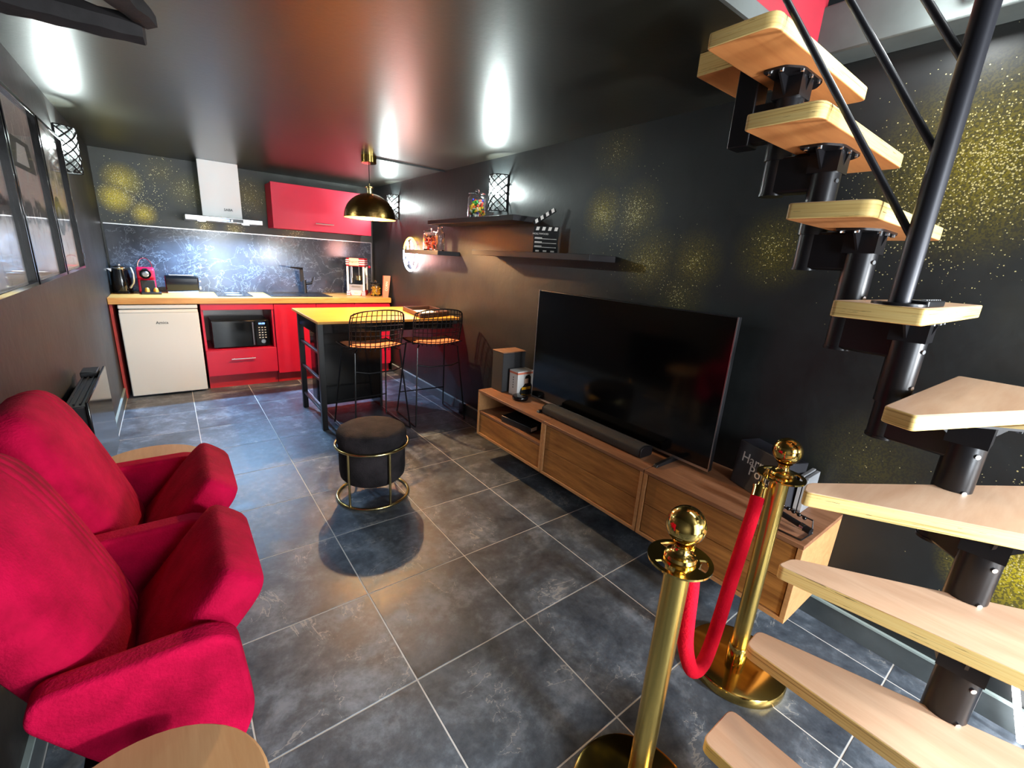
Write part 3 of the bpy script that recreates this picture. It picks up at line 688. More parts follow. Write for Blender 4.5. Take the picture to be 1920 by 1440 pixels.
# sink unit (mostly behind the island)
t = thing('sink_cabinet', 'long red kitchen base cabinet under the sink', 'cabinet', (1.42, 5.4, 0))
MB().box(.812, 2.06, CF+.002, 5.67, .13, .847).build('carcass', m['red'], t)
for a, c in ((.812, 1.22), (1.224, 1.632), (1.636, 2.045)):
    d_ = MB().box(a, c, CF-.018, CF, .112, .845).build('door', m['red'], t, bevel=.002)
    MB().cyl((c-.05, CF-.04, .62), (c-.05, CF-.04, .78), .006, n=12).cyl((c-.05, CF-.04, .64), (c-.05, CF-.018, .64), .005, n=8).cyl((c-.05, CF-.04, .76), (c-.05, CF-.018, .76), .005, n=8).build('handle', m['steel'], d_)
MB().box(.812, 2.05, 5.15, 5.165, 0, .11).build('plinth', m['reddark'], t)
b = MB().box(-.448, .808, 5.062, 5.68, .849, CT).box(.808, 2.058, 5.062, 5.68, .849, CT)
tag(MB().box(-.448, 2.058, 5.062, 5.68, .849, CT).build('worktop', m['worktop'], None, bevel=.003), 'light wooden kitchen worktop running along the back wall', 'worktop'); b.bm.free()
# splashback
sb = thing('marble_splashback', 'black marble splashback panel with white veins behind the worktop', 'splashback', (.8, 5.69, 1.2))
MB().box(-.435, 2.06, 5.686, 5.699, CT, 1.518).build('panel', m['marble'], sb)
MB().box(-.435, 2.06, 5.683, 5.699, 1.518, 1.526).build('metal_edge', m['steel'], sb); MB().box(2.056, 2.062, 5.683, 5.699, CT, 1.526).build('metal_edge', m['steel'], sb)
# hob, sink, tap
t = thing('ceramic_hob', 'flat black ceramic hob set into the wooden worktop', 'hob', (.5, 5.4, CT)); MB().box(.348, .652, 5.175, 5.66, CT, CT+.006).build('glass_plate', m['blackgloss'], t, bevel=.002)
for y in (5.3, 5.53): MB().lathe([(.065, CT+.0061), (.07, CT+.0061), (.07, CT+.0066), (.065, CT+.0066)], (.5, y, 0), 28).build('zone_ring', m['grey'], t)
t = thing('black_sink', 'black composite sink with drainer in the wooden worktop', 'sink', (1.1, 5.4, CT))
b = MB().box(.81, 1.42, 5.16, 5.19, CT, CT+.008).box(.81, 1.42, 5.60, 5.66, CT, CT+.008).box(.81, .84, 5.19, 5.60, CT, CT+.008).box(1.13, 1.42, 5.19, 5.60, CT, CT+.005)
b.build('rim', m['black'], t, bevel=.002)
MB().box(.84, 1.13, 5.19, 5.60, CT+.0005, CT+.002).build('bowl', m['blackgloss'], t); b = MB()
for k in range(6): b.box(1.17+k*.035, 1.178+k*.035, 5.22, 5.56, CT+.005, CT+.008)
b.build('drainer_ribs', m['black'], t)
t = thing('black_tap', 'black angular kitchen tap over the sink', 'tap', (1.222, 5.55, CT))
MB().cyl((1.222, 5.55, CT), (1.222, 5.55, 1.06), .024, .021, n=20).build('body', m['black'], t)
b = MB().hexa([(1.18, 5.54, 1.04), (1.222, 5.54, 1.04), (1.222, 5.565, 1.04), (1.18, 5.565, 1.04), (1.175, 5.52, 1.195), (1.208, 5.52, 1.195), (1.208, 5.545, 1.195), (1.175, 5.545, 1.195)])
b.hexa([(1.035, 5.36, 1.197), (1.05, 5.35, 1.197), (1.21, 5.52, 1.175), (1.18, 5.545, 1.175), (1.035, 5.36, 1.209), (1.05, 5.35, 1.209), (1.21, 5.52, 1.197), (1.18, 5.545, 1.197)]); b.build('spout', m['black'], t, bevel=.002)
MB().cyl((1.24, 5.54, 1.02), (1.30, 5.525, 1.03), .017, n=14).cyl((1.296, 5.526, 1.03), (1.315, 5.52, 1.10), .008, n=12).build('lever', m['black'], t)
# hood
t = thing('cooker_hood', 'white glass chimney cooker hood over the hob', 'cooker hood', (.49, 5.5, 1.6))
MB().box(.335, .640, 5.43, 5.698, 1.645, ZC-.002).build('chimney', m['steel'], t)
b = MB(); b.hexa([(.318, 5.395, 1.652), (.648, 5.395, 1.652), (.648, 5.405, 1.652), (.318, 5.405, 1.652), (.322, 5.425, ZC-.004), (.652, 5.425, ZC-.004), (.652, 5.435, ZC-.004), (.322, 5.435, ZC-.004)]); gp = b.build('glass_panel', m['whiteglass'], t, bevel=.002)
text('SABA', .032, (.535, 5.3965, 1.725), (1, 0, 0), (0, 0, 1), m['ink'], gp)
MB().box(.173, .80, 5.235, 5.698, 1.603, 1.645).build('base', m['steel'], t, bevel=.003)
cp = MB().box(.36, .635, 5.2335, 5.2365, 1.608, 1.64).build('control_strip', m['screen'], t)
MB().box(.43, .52, 5.2325, 5.2336, 1.615, 1.632).build('display', m['blue'], cp); MB().cyl((.54, 5.2325, 1.622), (.54, 5.2336, 1.622), .006, n=12).build('button', m['led'], cp)
for x in (.30, .66): MB().cyl((x, 5.31, 1.597), (x, 5.31, 1.603), .03, n=24).build('lamp', m['led'], t); lamp('hood_lamp', 'SPOT', (x, 5.31, 1.592), 105, (.34, .62, 1.0), .02, spot_size=math.radians(150), spot_blend=.6)
# wall cabinet
t = thing('wall_cupboard', 'red horizontal wall cupboard with a flap door right of the hood', 'cabinet', (1.43, 5.5, 1.6))
MB().box(.922, 1.943, 5.382, 5.698, 1.597, 2.04).build('carcass', m['red'], t, bevel=.001)
d_ = MB().box(.917, 1.946, 5.36, 5.38, 1.594, 2.042).build('flap_door', m['red'], t, bevel=.002)
MB().cyl((1.33, 5.335, 1.675), (1.52, 5.335, 1.675), .006, n=12).cyl((1.35, 5.335, 1.675), (1.35, 5.36, 1.675), .005, n=10).cyl((1.5, 5.335, 1.675), (1.5, 5.36, 1.675), .005, n=10).build('handle', m['steel'], d_)
# kettle
t = thing('electric_kettle', 'black electric kettle with chrome trim at the left end of the worktop', 'kettle', (-.365, 5.5, CT)); c = (-.365, 5.5, CT)
MB().lathe([(0, 0), (.075, 0), (.078, .012), (.07, .02), (0, .02)], c, 28).build('base', m['blackgloss'], t)
MB().lathe([(0, .02), (.07, .02), (.074, .04), (.068, .15), (.058, .222), (0, .222)], c, 32).build('body', m['blackgloss'], t)
MB().lathe([(.0585, .22), (.061, .224), (.061, .236), (.05, .244), (.018, .25), (.016, .262), (0, .265)], c, 28).build('lid', m['chrome'], t)
b = MB().tube([(c[0]+.045, 5.46, CT+.225), (c[0]+.085, 5.42, CT+.23), (c[0]+.10, 5.405, CT+.18), (c[0]+.092, 5.415, CT+.10), (c[0]+.062, 5.44, CT+.055)], .011, 10); b.build('handle', m['steel'], t)
b = MB(); b.prism([(c[0]-.055, 5.47, CT+.19), (c[0]-.095, 5.47, CT+.225), (c[0]-.05, 5.47, CT+.225)], None, off=(0, .05, 0)); b.build('spout', m['chrome'], t, bevel=.003)
# coffee machine
t = thing('coffee_machine', 'red capsule coffee machine between the kettle and the toaster', 'coffee machine', (-.165, 5.52, CT)); x0 = -.165
b = MB(); b.prism([(x0-.08, 5.62, CT), (x0-.08, 5.46, CT), (x0-.08, 5.44, CT+.02), (x0-.08, 5.46, CT+.13), (x0-.08, 5.43, CT+.15), (x0-.08, 5.43, CT+.225), (x0-.08, 5.46, CT+.245), (x0-.08, 5.62, CT+.235)], None, off=(.13, 0, 0)); b.build('body', m['red'], t, bevel=.012, seg=3)
MB().cyl((x0-.015, 5.43, CT+.19), (x0-.015, 5.37, CT+.185), .046, .043, n=28).build('brew_head', m['blackgloss'], t)
MB().cyl((x0-.015, 5.37, CT+.185), (x0-.015, 5.362, CT+.184), .028, .02, n=24).build('head_cap', m['steel'], t)
MB().box(x0-.06, x0+.045, 5.43, 5.455, CT+.01, CT+.125).build('front_panel', m['ink'], t, bevel=.004)
MB().box(x0-.065, x0+.085, 5.36, 5.44, CT, CT+.022).build('drip_tray', m['black'], t, bevel=.005)
b = MB().tube([(x0-.07, 5.58, CT+.23)]+[(x0-.015-.055*math.cos(PI*k/10), 5.56, CT+.24+.085*math.sin(PI*k/10)) for k in range(11)]+[(x0+.04, 5.58, CT+.23)], .006, 8); b.build('lever_handle', m['chrome'], t)
for x, l in ((x0-.02, 'left'), (x0+.045, 'right')):
    b = MB().lathe([(0, 0), (.021, 0), (.021, .004), (.017, .03), (.01, .038), (0, .039)], (x, 5.40, CT+.022), 18); tag(b.build('coffee_capsule', m['capsule'], None), f'{l} orange coffee capsule on the drip tray of the red coffee machine', 'capsule', 'capsules on the coffee machine')
# toaster
t = thing('toaster', 'glossy black long toaster on a steel base beside the coffee machine', 'toaster', (.09, 5.55, CT))
pr = rpoly([(5.50, CT+.018), (5.62, CT+.018), (5.625, CT+.15), (5.61, CT+.172), (5.51, CT+.172), (5.495, CT+.15)], .02, 4)
b = MB(); b.prism([(-.045, y, z) for y, z in pr], None, off=(.27, 0, 0)); b.build('body', m['blackgloss'], t, bevel=.014, seg=3)
MB().box(-.035, .215, 5.495, 5.625, CT, CT+.02).build('base', m['steel'], t, bevel=.004)
MB().box(-.01, .19, 5.53, 5.595, CT+.17, CT+.179).build('slot_rim', m['steel'], t, bevel=.002); MB().box(0, .18, 5.545, 5.558, CT+.1785, CT+.1795).box(0, .18, 5.568, 5.581, CT+.1785, CT+.1795).build('slots', m['ink'], t)
MB().box(.226, .245, 5.545, 5.575, CT+.11, CT+.125).build('lever', m['chrome'], t, bevel=.003); MB().cyl((.224, 5.56, CT+.05), (.242, 5.56, CT+.05), .016, n=18).build('dial', m['chrome'], t)
# popcorn machine (built square, then turned)
t = thing('popcorn_machine', 'red and silver retro popcorn machine at the right end of the worktop', 'popcorn machine'); W, DP = .205, .27
MB().box(0, W, 0, DP, 0, .052).build('base', m['reddark'], t, bevel=.004); MB().box(0, W, 0, DP, .335, .43).build('top_housing', m['reddark'], t, bevel=.01)
for x in (.002, W-.024):
    for y in (.002, DP-.024): MB().box(x, x+.022, y, y+.022, .052, .335).build('corner_post', m['white'], t, bevel=.003)
b = MB().box(.024, W-.024, .004, .01, .052, .13); b.build('front_panel', m['grey'], t)
MB().tube([(.055, .004, .11), (.055, -.012, .11), (.15, -.012, .11), (.15, .004, .11)], .004, 8).build('handle', m['steel'], t)
MB().box(.024, W-.024, .008, .011, .13, .335).build('window', m['pane'], t); MB().box(W-.012, W-.008, .024, DP-.024, .13, .335).build('window', m['pane'], t)
MB().box(.006, W-.006, DP-.012, DP-.006, .052, .335).build('back_panel', m['ink'], t); MB().box(.02, W-.014, .02, DP-.02, .052, .13).build('inner_tray', m['ink'], t)
MB().lathe([(0, .17), (.036, .17), (.04, .175), (.04, .225), (.036, .228), (0, .228)], (.125, .12, 0), 24).build('kettle_pot', m['palegold'], t)
MB().cyl((.125, .12, .228), (.125, .12, .335), .005, n=10).cyl((.05, .08, .20), (.05, .08, .335), .011, n=12).build('pot_hanger', m['steel'], t)
MB().box(.036, .142, -.006, .002, .345, .428).build('sign_board', m['cream'], t, bevel=.002); text('Popcorn', .034, (.089, -.0065, .388), (1, 0, .06), (-.06, 0, 1), m['ink'], t, 'sign_lettering', shear=.35)
b = MB(); b.prism(rpoly([(.04, 0, ), (.165, 0), (.165, .05), (.04, .05)], .012, 3) and [(x, -.006, z) for x, z in rpoly([(.05, .004), (.155, .004), (.168, .06), (.037, .06)], .012, 3)], None, off=(0, .006, 0)); b.build('base_badge', m['cream'], t); text('Simeo', .016, (.103, -.0066, .03), (1, 0, 0), (0, 0, 1), m['ink'], t, 'badge_lettering')
b = MB()
for x0_, x1_ in ((0, .03), (.145, W)):
    for z in (.355, .378, .40): b.box(x0_-.003, x1_+.003, -.003, .01, z, z+.012)
for x0_, x1_ in ((0, .034), (.17, W)):
    for z in (.006, .022, .038): b.box(x0_-.003, x1_+.003, -.003, .01, z, z+.009)
for z in (.355, .378, .40): b.box(W, W+.003, .01, DP-.02, z, z+.008)
b.build('chrome_stripes', m['white'], t)
MB().tube([(W+.001, .05, .32), (W+.01, .055, .24), (W+.01, .085, .22), (W+.01, .115, .24), (W+.001, .12, .32)], .007, 8).build('side_handle', m['white'], t); MB().sphere((W+.022, DP-.02, .33), .016, 14).build('side_knob', m['red'], t)
t.location = (1.648, 5.385, CT); t.rotation_euler.z = math.radians(-27)
# jars
def jar(name, label, x, y, z, r, h, fills, rnd, gname=None):
    t = thing(name, label, 'jar', (x, y, z), gname)
    b = MB().lathe([(0, 0), (r*.9, 0), (r, .008), (r, h*.72), (r*.97, h*.8), (r*.8, h*.86), (r*.8, h*.9), (r*.76, h*.9), (r*.76, h*.86), (r*.93, h*.79), (r*.95, h*.72), (r*.95, .012), (0, .010)], (x, y, z), 32, cap=False); b.build('vessel', m['glass'], t)
    b = MB().lathe([(0, h*.9), (r*.9, h*.9), (r*.92, h*.93), (r*.6, h*.965), (r*.2, h*.97), (0, h*.97)], (x, y, z), 28).sphere((x, y, z+h*1.02), r*.24, 14); b.build('lid', m['glass'], t)
    R = random.Random(rnd); bs = MB(); cols = []
    n = 0; zz = z+.014
    while zz < z+h*.66 and n < 260:
        for k in range(9):
            a = R.random()*6.28; q = r*.80*math.sqrt(R.random()); bs.mi = R.randrange(len(fills)); s_ = r*.17
            u = Vector((R.uniform(-1, 1), R.uniform(-1, 1), R.uniform(-1, 1))).normalized(); f1, f2 = bs.frame(u); bs.obox((x+q*math.cos(a), y+q*math.sin(a), zz+s_*.5), u*s_, f1*s_*.6, f2*s_*.6); n += 1
        zz += r*.22
    tag(bs.build('sweet_filling', [m[f] for f in fills], None, smooth=False), label.split(' on ')[0].split(' beside ')[0]+' contents, loose sweets', 'sweets', None, 'stuff')
m['c_r'] = M('sweet_red', '#c8301c', .4); m['c_o'] = M('sweet_orange', '#f07028', .4); m['c_y'] = M('sweet_yellow', '#f0c820', .4); m['c_g'] = M('sweet_green', '#2f9a30', .4); m['c_b'] = M('sweet_blue', '#2838a8', .4); m['c_k'] = M('sweet_brown', '#4a2a20', .4)
jar('sweet_jar', 'glass lidded jar of amber sweets on the worktop beside the popcorn machine', 1.965, 5.305, CT, .064, .165, ['amber', 'c_y', 'amber'], 3)
t = thing('popcorn_carton', 'tall salmon pink striped carton leaning at the right end of the worktop', 'carton', (2.03, 5.15, CT))
b = MB().hexa([(1.985, 5.13, CT), (2.043, 5.11, CT), (2.05, 5.15, CT), (1.992, 5.17, CT), (2.0, 5.13, 1.155), (2.075, 5.11, 1.155), (2.08, 5.155, 1.155), (2.005, 5.175, 1.155)]); b.build('carton', m['salmon'], t, bevel=.002)
text('POPCORN', .038, (2.027, 5.1195, 1.0), (.06, -.02, .98), (-.98, .33, .06), m['paper'], t, 'vertical_lettering')
# ------------------------------------------------------------------ island
t = thing('kitchen_island', 'black framed kitchen island with a yellow wood top', 'table', (1.45, 3.9, 0))
MB().box(.838, 2.068, 3.48, 4.36, .868, .888).build('top_board', m['island'], t, bevel=.003)
for x in (.845,):
    for y in (3.52, 4.16): MB().box(x, x+.042, y, y+.042, 0, .868).build('leg', m['black'], t, bevel=.002)
b = MB().box(.85, .882, 3.562, 4.16, .775, .868).box(.887, 2.02, 3.525, 3.55, .79, .868).box(.887, 2.02, 4.165, 4.19, .79, .868); b.build('apron', m['blackgloss'], t, bevel=.002)
for z in (.14, .4, .62): MB().box(.853, .875, 3.562, 4.16, z, z+.02).build('side_rail', m['black'], t, bevel=.002)
MB().box(.93, 1.46, 3.86, 4.155, .10, .868).build('cupboard_body', m['blackgloss'], t, bevel=.003)
MB().box(1.465, 1.49, 3.90, 4.155, 0, .868).build('centre_panel', m['black'], t, bevel=.002); MB().box(2.03, XR-.001, 3.56, 4.2, .82, .868).build('wall_batten', m['black'], t)
# serving tray
t = thing('serving_tray', 'dark wooden tray with a pale sheet lying on the island', 'tray', (1.87, 3.8, .888))
q = [(1.69, 3.50), (2.04, 3.63), (2.055, 4.06), (1.76, 4.04)]; q = [Vector((*p, 0)) for p in q]; cen = sum(q, Vector())/4
b = MB(); b.prism([(p.x, p.y) for p in q], None, .889, .897); b.build('base', m['trayw'], t)
for k in range(4):
    a, c = q[k], q[(k+1) % 4]; ai, ci = a+(cen-a)*.07, c+(cen-c)*.07; z0, z1 = Vector((0, 0, .889)), Vector((0, 0, .93)); b = MB().hexa([a+z0, c+z0, ci+z0, ai+z0, a+z1, c+z1, ci+z1, ai+z1]); b.build('rim', m['trayw'], t, bevel=.002)
b = MB(); b.prism([(p.x, p.y) for p in [cen+(p-cen)*.72 for p in q]], None, .897, .899); tag(b.build('paper_sheet', m['paper'], None), 'pale printed sheet inside the dark tray on the island', 'sheet')
# bar stools
def barstool(label):
    t = thing('wire_bar_stool', label, 'bar stool', group='black wire bar stools'); SH = .70
    def seat(u, v):    # v 0 front .. 1 rear of seat
        return Vector((u*.212*(1-.04*v), .17-.34*v, SH+.022*(u*u)-.012*(1-v)-.014*math.sin(PI*v)))
    def back(u, v):    # v 0 bottom .. 1 top ; wraps round
        w_ = .212+.016*v-.035*max(0, v-.6)**2*4
        return Vector((w_*math.sin(u*1.05)/math.sin(1.05), -.165-.055*v+.105*(1-math.cos(u*1.05))*1.3, SH-.022+.022*u*u*(1-v)+.295*v+.028*v*(1-u*u)))
    W_ = .0033
    for k in range(1, 8): MB().tube([back(u/8, k/8) for u in range(-8, 9)], W_, 6).build('back_rail', m['blackmetal'], t)
    for k in range(-6, 7): MB().tube([back(k/6.6, v/6) for v in range(7)], W_, 6).build('back_upright', m['blackmetal'], t)
    b = MB()
    for k in range(-5, 6): b.tube([seat(k/5.6, v/7) for v in range(8)], W_, 6)
    for k in range(0, 8): b.tube([seat(u/6, k/7.5) for u in range(-6, 7)], W_, 6)
    b.build('seat_grid', m['blackmetal'], t)
    edge = [back(-1, v/6) for v in range(6)]+[back(u/10, 1-.06*abs(u/10)**4) for u in range(-10, 11)]+[back(1, v/6) for v in range(5, -1, -1)]
    fr = [seat(1, 1-v/6) for v in range(7)]+[seat(u/6, 0) for u in range(5, -6, -1)]+[seat(-1, v/6) for v in range(7)]
    MB().tube(edge+fr, .0055, 8, True).build('rim_wire', m['blackmetal'], t)
    b = MB(); NU, NV = 12, 10; tp = [[None]*(NV+1) for _ in range(NU+1)]; bt = [[None]*(NV+1) for _ in range(NU+1)]
    for i in range(NU+1):
        for j in range(NV+1):
            u, v = (-1+2*i/NU), j/NV; p = seat(u*.93, .04+.92*v); e = max(0, 1-max(abs(u), abs(2*v-1))**6)
            tp[i][j] = b.bm.verts.new(p+Vector((0, 0, .006+.026*e))); bt[i][j] = b.bm.verts.new(p+Vector((0, 0, .005)))
    for i in range(NU):
        for j in range(NV): b._f([tp[i][j], tp[i+1][j], tp[i+1][j+1], tp[i][j+1]]); b._f([bt[i][j], bt[i][j+1], bt[i+1][j+1], bt[i+1][j]])
    b.build('seat_pad', m['orange'], t)
    for sx in (-1, 1):
        for y0, y1 in ((-.13, -.215), (.13, .235)):
            MB().tube([(sx*.15, y0*.6, SH-.02), (sx*.185, y0, SH-.03), (sx*.232, y1, .02), (sx*.236, y1*.98, .006)], .0065, 8).build('leg', m['blackmetal'], t)
        MB().tube([(sx*.236, -.212, .007), (sx*.236, .232, .007)], .006, 8).build('floor_bar', m['blackmetal'], t)
    MB().tube([(-.195, -.155, .53), (-.1, -.185, .515), (.1, -.185, .515), (.195, -.155, .53)], .0055, 8).build('rear_stretcher', m['blackmetal'], t)
    MB().tube([(-.222, .2, .2), (.222, .2, .2)], .0055, 8).build('foot_rest', m['blackmetal'], t)
    return t
a = barstool('left black wire bar stool with an orange pad, nearer the middle of the island'); c = dup(a, 'right black wire bar stool with an orange pad, next to the right wall')
a.location = (1.225, 3.44, 0); c.location = (1.765, 3.44, 0); c.rotation_euler.z = math.radians(-3); a.rotation_euler.z = math.radians(4)
# pendant
t = thing('pendant_lamp', 'hammered brass dome pendant lamp over the island', 'pendant lamp', (1.392, 3.85, 1.7)); c = (1.392, 3.85, 0)
MB().lathe([(0, 2.105), (.056, 2.105), (.06, 2.11), (.06, ZC), (0, ZC)], c, 32).build('ceiling_rose', m['gold'], t)
MB().cyl((c[0], c[1], 1.93), (c[0], c[1], 2.106), .0035, n=8).build('cable', m['black'], t)
R0 = .207; zr = 1.682; Hh = .198
out = [(R0*math.cos(PI/2*k/18), zr+Hh*math.sin(PI/2*k/18)) for k in range(19)]; out[-1] = (.0, zr+Hh)
MB().lathe(out, c, 56, cap=False).build('dome', m['hammered'], t)
inn = [((R0-.004)*math.cos(PI/2*k/18), zr+(Hh-.004)*math.sin(PI/2*k/18)) for k in range(19)]; inn[-1] = (0, zr+Hh-.004)
MB().lathe([(R0, zr)]+inn, c, 56, cap=False).build('dome_lining', m['domein'], t)
MB().lathe([(0, zr+Hh-.002), (.022, zr+Hh-.002), (.022, zr+Hh+.04), (.034, zr+Hh+.043), (.034, zr+Hh+.05), (.008, zr+Hh+.053), (.006, zr+Hh+.075), (0, zr+Hh+.075)], c, 24).build('neck', m['palegold'], t)
MB().sphere((c[0], c[1], zr+.10), .024, 18).build('light_bulb', m['warmbulb'], t)
MB().cyl((c[0], c[1], zr+.12), (c[0], c[1], zr+Hh-.004), .018, n=16).build('socket', m['black'], t)
lamp('pendant_light', 'POINT', (c[0], c[1], zr+.055), 92, (1, .66, .33), .02)
b = MB().box(c[0]+.05, XR, 3.845, 3.863, ZC-.012, ZC); tag(b.build('cable_duct', m['black'], None), 'thin dark cable duct along the ceiling from the pendant lamp to the right wall', 'cable duct')
# sconces: half cylinder lattice shades
def sconce(label):
    t = thing('lattice_wall_lamp', label, 'wall lamp', group='lattice wall lamps'); r, h = .088, .25
    MB().box(-.008, 0, -.05, .05, -.06, .06).build('back_plate', m['black'], t, bevel=.002)
    arc = lambda z, n=16: [(-.004-r*math.sin(PI*k/n), r*math.cos(PI*k/n), z) for k in range(n+1)]
    for z in (h/2, -h/2): MB().tube(arc(z), .0042, 6).build('shade_hoop', m['mattblack'], t)
    for y in (-r, r): MB().box(-.012, 0, y-.004, y+.004, -h/2, h/2).build('shade_bar', m['mattblack'], t)
    b = MB()
    for s in (-1, 1):
        for k in range(-4, 5):
            pts = []
            for i in range(25):
                z = -h/2+h*i/24; a = PI*(k/4.5)+s*(i/24-.5)*PI*1.05+PI/2
                if .02 < a < PI-.02: pts.append((-.004-r*math.sin(a), r*math.cos(a), z))
            if len(pts) > 2: b.tube(pts, .0044, 5)
    b.build('lattice', m['mattblack'], t); b = MB(); la = [(-.004-(r-.006)*math.sin(PI*k/16), (r-.006)*math.cos(PI*k/16)) for k in range(17)]
    for q0, q1 in zip(la, la[1:]): b.quad((*q0, -h/2), (*q1, -h/2), (*q1, h/2), (*q0, h/2))
    b.build('frosted_liner', m['frost'], t)
    MB().cyl((-.008, 0, -.03), (-.04, 0, -.03), .012, n=12).cyl((-.04, 0, -.05), (-.04, 0, -.012), .017, n=16).build('socket', m['chrome'], t)
    MB().lathe([(0, -.015), (.012, -.012), (.024, .01), (.026, .028), (.02, .045), (0, .052)], (-.04, 0, 0), 18).build('light_bulb', m['bulb'], t)
    return t
PW = 25
a = sconce('lattice wall lamp on the right wall above the long shelf end'); d2 = dup(a, 'lattice wall lamp on the right wall behind the pendant dome'); d3 = dup(a, 'lattice wall lamp on the left wall beyond the framed car pictures')
a.location = (XR, 2.955, 1.90); d2.location = (XR, 4.96, 1.90); d3.location = (XL, 4.02, 1.90); d3.rotation_euler.z = PI
for p in ((XR-.075, 2.955, 1.925), (XR-.075, 4.96, 1.925), (XL+.075, 4.02, 1.925)): lamp('wall_lamp_light', 'POINT', p, PW, COOL, .022)
# ------------------------------------------------------------------ shelves and their things
def shelf(label, y0, y1, z1, d=.22, h=.036):
    t = MB().box(XR-d, XR, y0, y1, z1-h, z1).build('floating_shelf', m['shelf'], None, bevel=.002); return tag(t, label, 'shelf', 'black floating shelves')
shelf('upper black floating shelf with a sweet jar below the wall lamp', 2.49, 3.74, 1.716)
shelf('lower long black floating shelf carrying the clapperboard', 1.765, 2.99, 1.480)
shelf('small far black floating shelf in front of the neon sign', 3.545, 4.24, 1.462)
jar('sweet_jar', 'glass lidded jar of coloured sweets on the upper black shelf', XR-.12, 3.10, 1.716, .072, .195, ['c_r', 'c_o', 'c_y', 'c_g', 'c_b', 'paper'], 5)
jar('sweet_jar', 'glass lidded jar of orange and brown sweets on the small far shelf', XR-.13, 3.86, 1.462, .066, .18, ['c_o', 'c_k', 'c_r', 'salmon'], 8)
t = thing('glass_bottle', 'clear fluted glass bottle beside the sweet jar on the small far shelf', 'bottle', (XR-.13, 3.675, 1.462)); c = (XR-.13, 3.675, 1.462)
MB().lathe([(0, 0), (.04, 0), (.043, .006), (.043, .13), (.04, .15), (.022, .172), (.02, .185), (.024, .188), (.024, .2), (.02, .2), (.017, .186), (.019, .172), (.036, .149), (.039, .13), (.039, .01), (0, .008)], c, 24, cap=False).build('vessel', m['glass'], t); MB().lathe([(0, .198), (.02, .198), (.02, .206), (.012, .212), (0, .214)], c, 18).build('stopper', m['glass'], t)
# clapperboard
t = thing('clapperboard', 'black and white film clapperboard standing open on the lower long shelf', 'clapperboard', (XR-.1, 2.36, 1.480))
p0 = Vector((XR-.16, 2.335, 1.480)); rt = Vector((.62, -.78, 0)).normalized(); up = Vector((0, 0, 1)); nn = rt.cross(up)
wd, hb = .16, .135
b = MB().obox(p0+rt*wd/2+up*hb/2-nn*.012, rt*wd/2, nn*.012, up*hb/2); b.build('slate', m['ink'], t, bevel=.001)
hs = MB().obox(p0+rt*wd/2+up*(hb+.016)-nn*.012, rt*wd/2, nn*.0125, up*.015).build('hinge_stick', m['ink'], t, bevel=.001)
an = math.radians(33); ru = rt*math.cos(an)+up*math.sin(an); uu = up*math.cos(an)-rt*math.sin(an); h0 = p0+up*(hb+.036)
cs = MB().obox(h0+ru*wd/2+uu*.013-nn*.012, ru*wd/2, nn*.012, uu*.013).build('clap_stick', m['ink'], t, bevel=.001)
for k in range(4):
    for base, r_, u_, par in ((p0+up*(hb+.001)+nn*.0009, rt, up, hs), (h0+nn*.0003, ru, uu, cs)):
        x = .012+k*.04; b = MB(); b.prism([base+r_*(x)+u_*.003, base+r_*(x+.02)+u_*.003, base+r_*(x+.026)+u_*.025, base+r_*(x+.006)+u_*.025], None, off=nn*.0006); b.build('white_stripe', m['paper'], par, smooth=False)
b = MB()
for z in (.088, .062, .036): b.obox(p0+rt*wd/2+up*z+nn*.0004, rt*.072, nn*.0004, up*.0014)
for x in (.03, .08, .13): b.obox(p0+rt*x+up*.012+nn*.0004, rt*.012, nn*.0004, up*.005)
for z in (.094, .068, .042): b.obox(p0+rt*.033+up*z+nn*.0004, rt*.024, nn*.0004, up*.0025)
b.build('ruled_lines', m['paper'], t); text('HOLLYWOOD', .016, p0+rt*.045+up*.118+nn*.0006, rt, up, m['paper'], t)
# neon sign on the right wall
t = thing('neon_sign', 'bright multicoloured oval neon sign low on the right wall behind the small shelf', 'neon sign', (XR-.03, 4.53, 1.42)); yc, zc = 4.52, 1.415
el = lambda ry, rz, a0, a1, n=24, x=XR-.03, cy=yc, cz=zc: [(x, cy+ry*math.cos(a0+(a1-a0)*k/n), cz+rz*math.sin(a0+(a1-a0)*k/n)) for k in range(n+1)]
for nm, a0, a1, k in (('tube_arc', 20, 170, 'neon_y'), ('tube_arc', 175, 290, 'neon_w'), ('tube_arc', 295, 375, 'neon_b')): MB().tube(el(.16, .165, math.radians(a0), math.radians(a1)), .011, 10).build(nm, m[k], t)
for pts, k in (([(XR-.03, yc+.07, zc+.13), (XR-.03, yc+.05, zc), (XR-.03, yc+.10, zc-.11)], 'neon_w'), ([(XR-.03, yc-.02, zc+.14), (XR-.03, yc-.04, zc+.03), (XR-.03, yc+.04, zc-.02), (XR-.03, yc-.06, zc-.13)], 'neon_p'), ([(XR-.03, yc+.12, zc+.0), (XR-.03, yc, zc-.06), (XR-.03, yc-.10, zc-.05)], 'neon_w')): MB().tube(pts, .011, 10).build('tube_stroke', m[k], t)
b = MB()
for dy, dz in ((.1, .1), (-.1, .1), (.1, -.1), (-.1, -.1)): b.cyl((XR-.03, yc+dy, zc+dz), (XR, yc+dy, zc+dz), .005, n=8)
b.build('standoffs', m['chrome'], t)
lamp('neon_light', 'POINT', (XR-.10, 4.5, 1.42), 9, (1, .45, .4), .12)
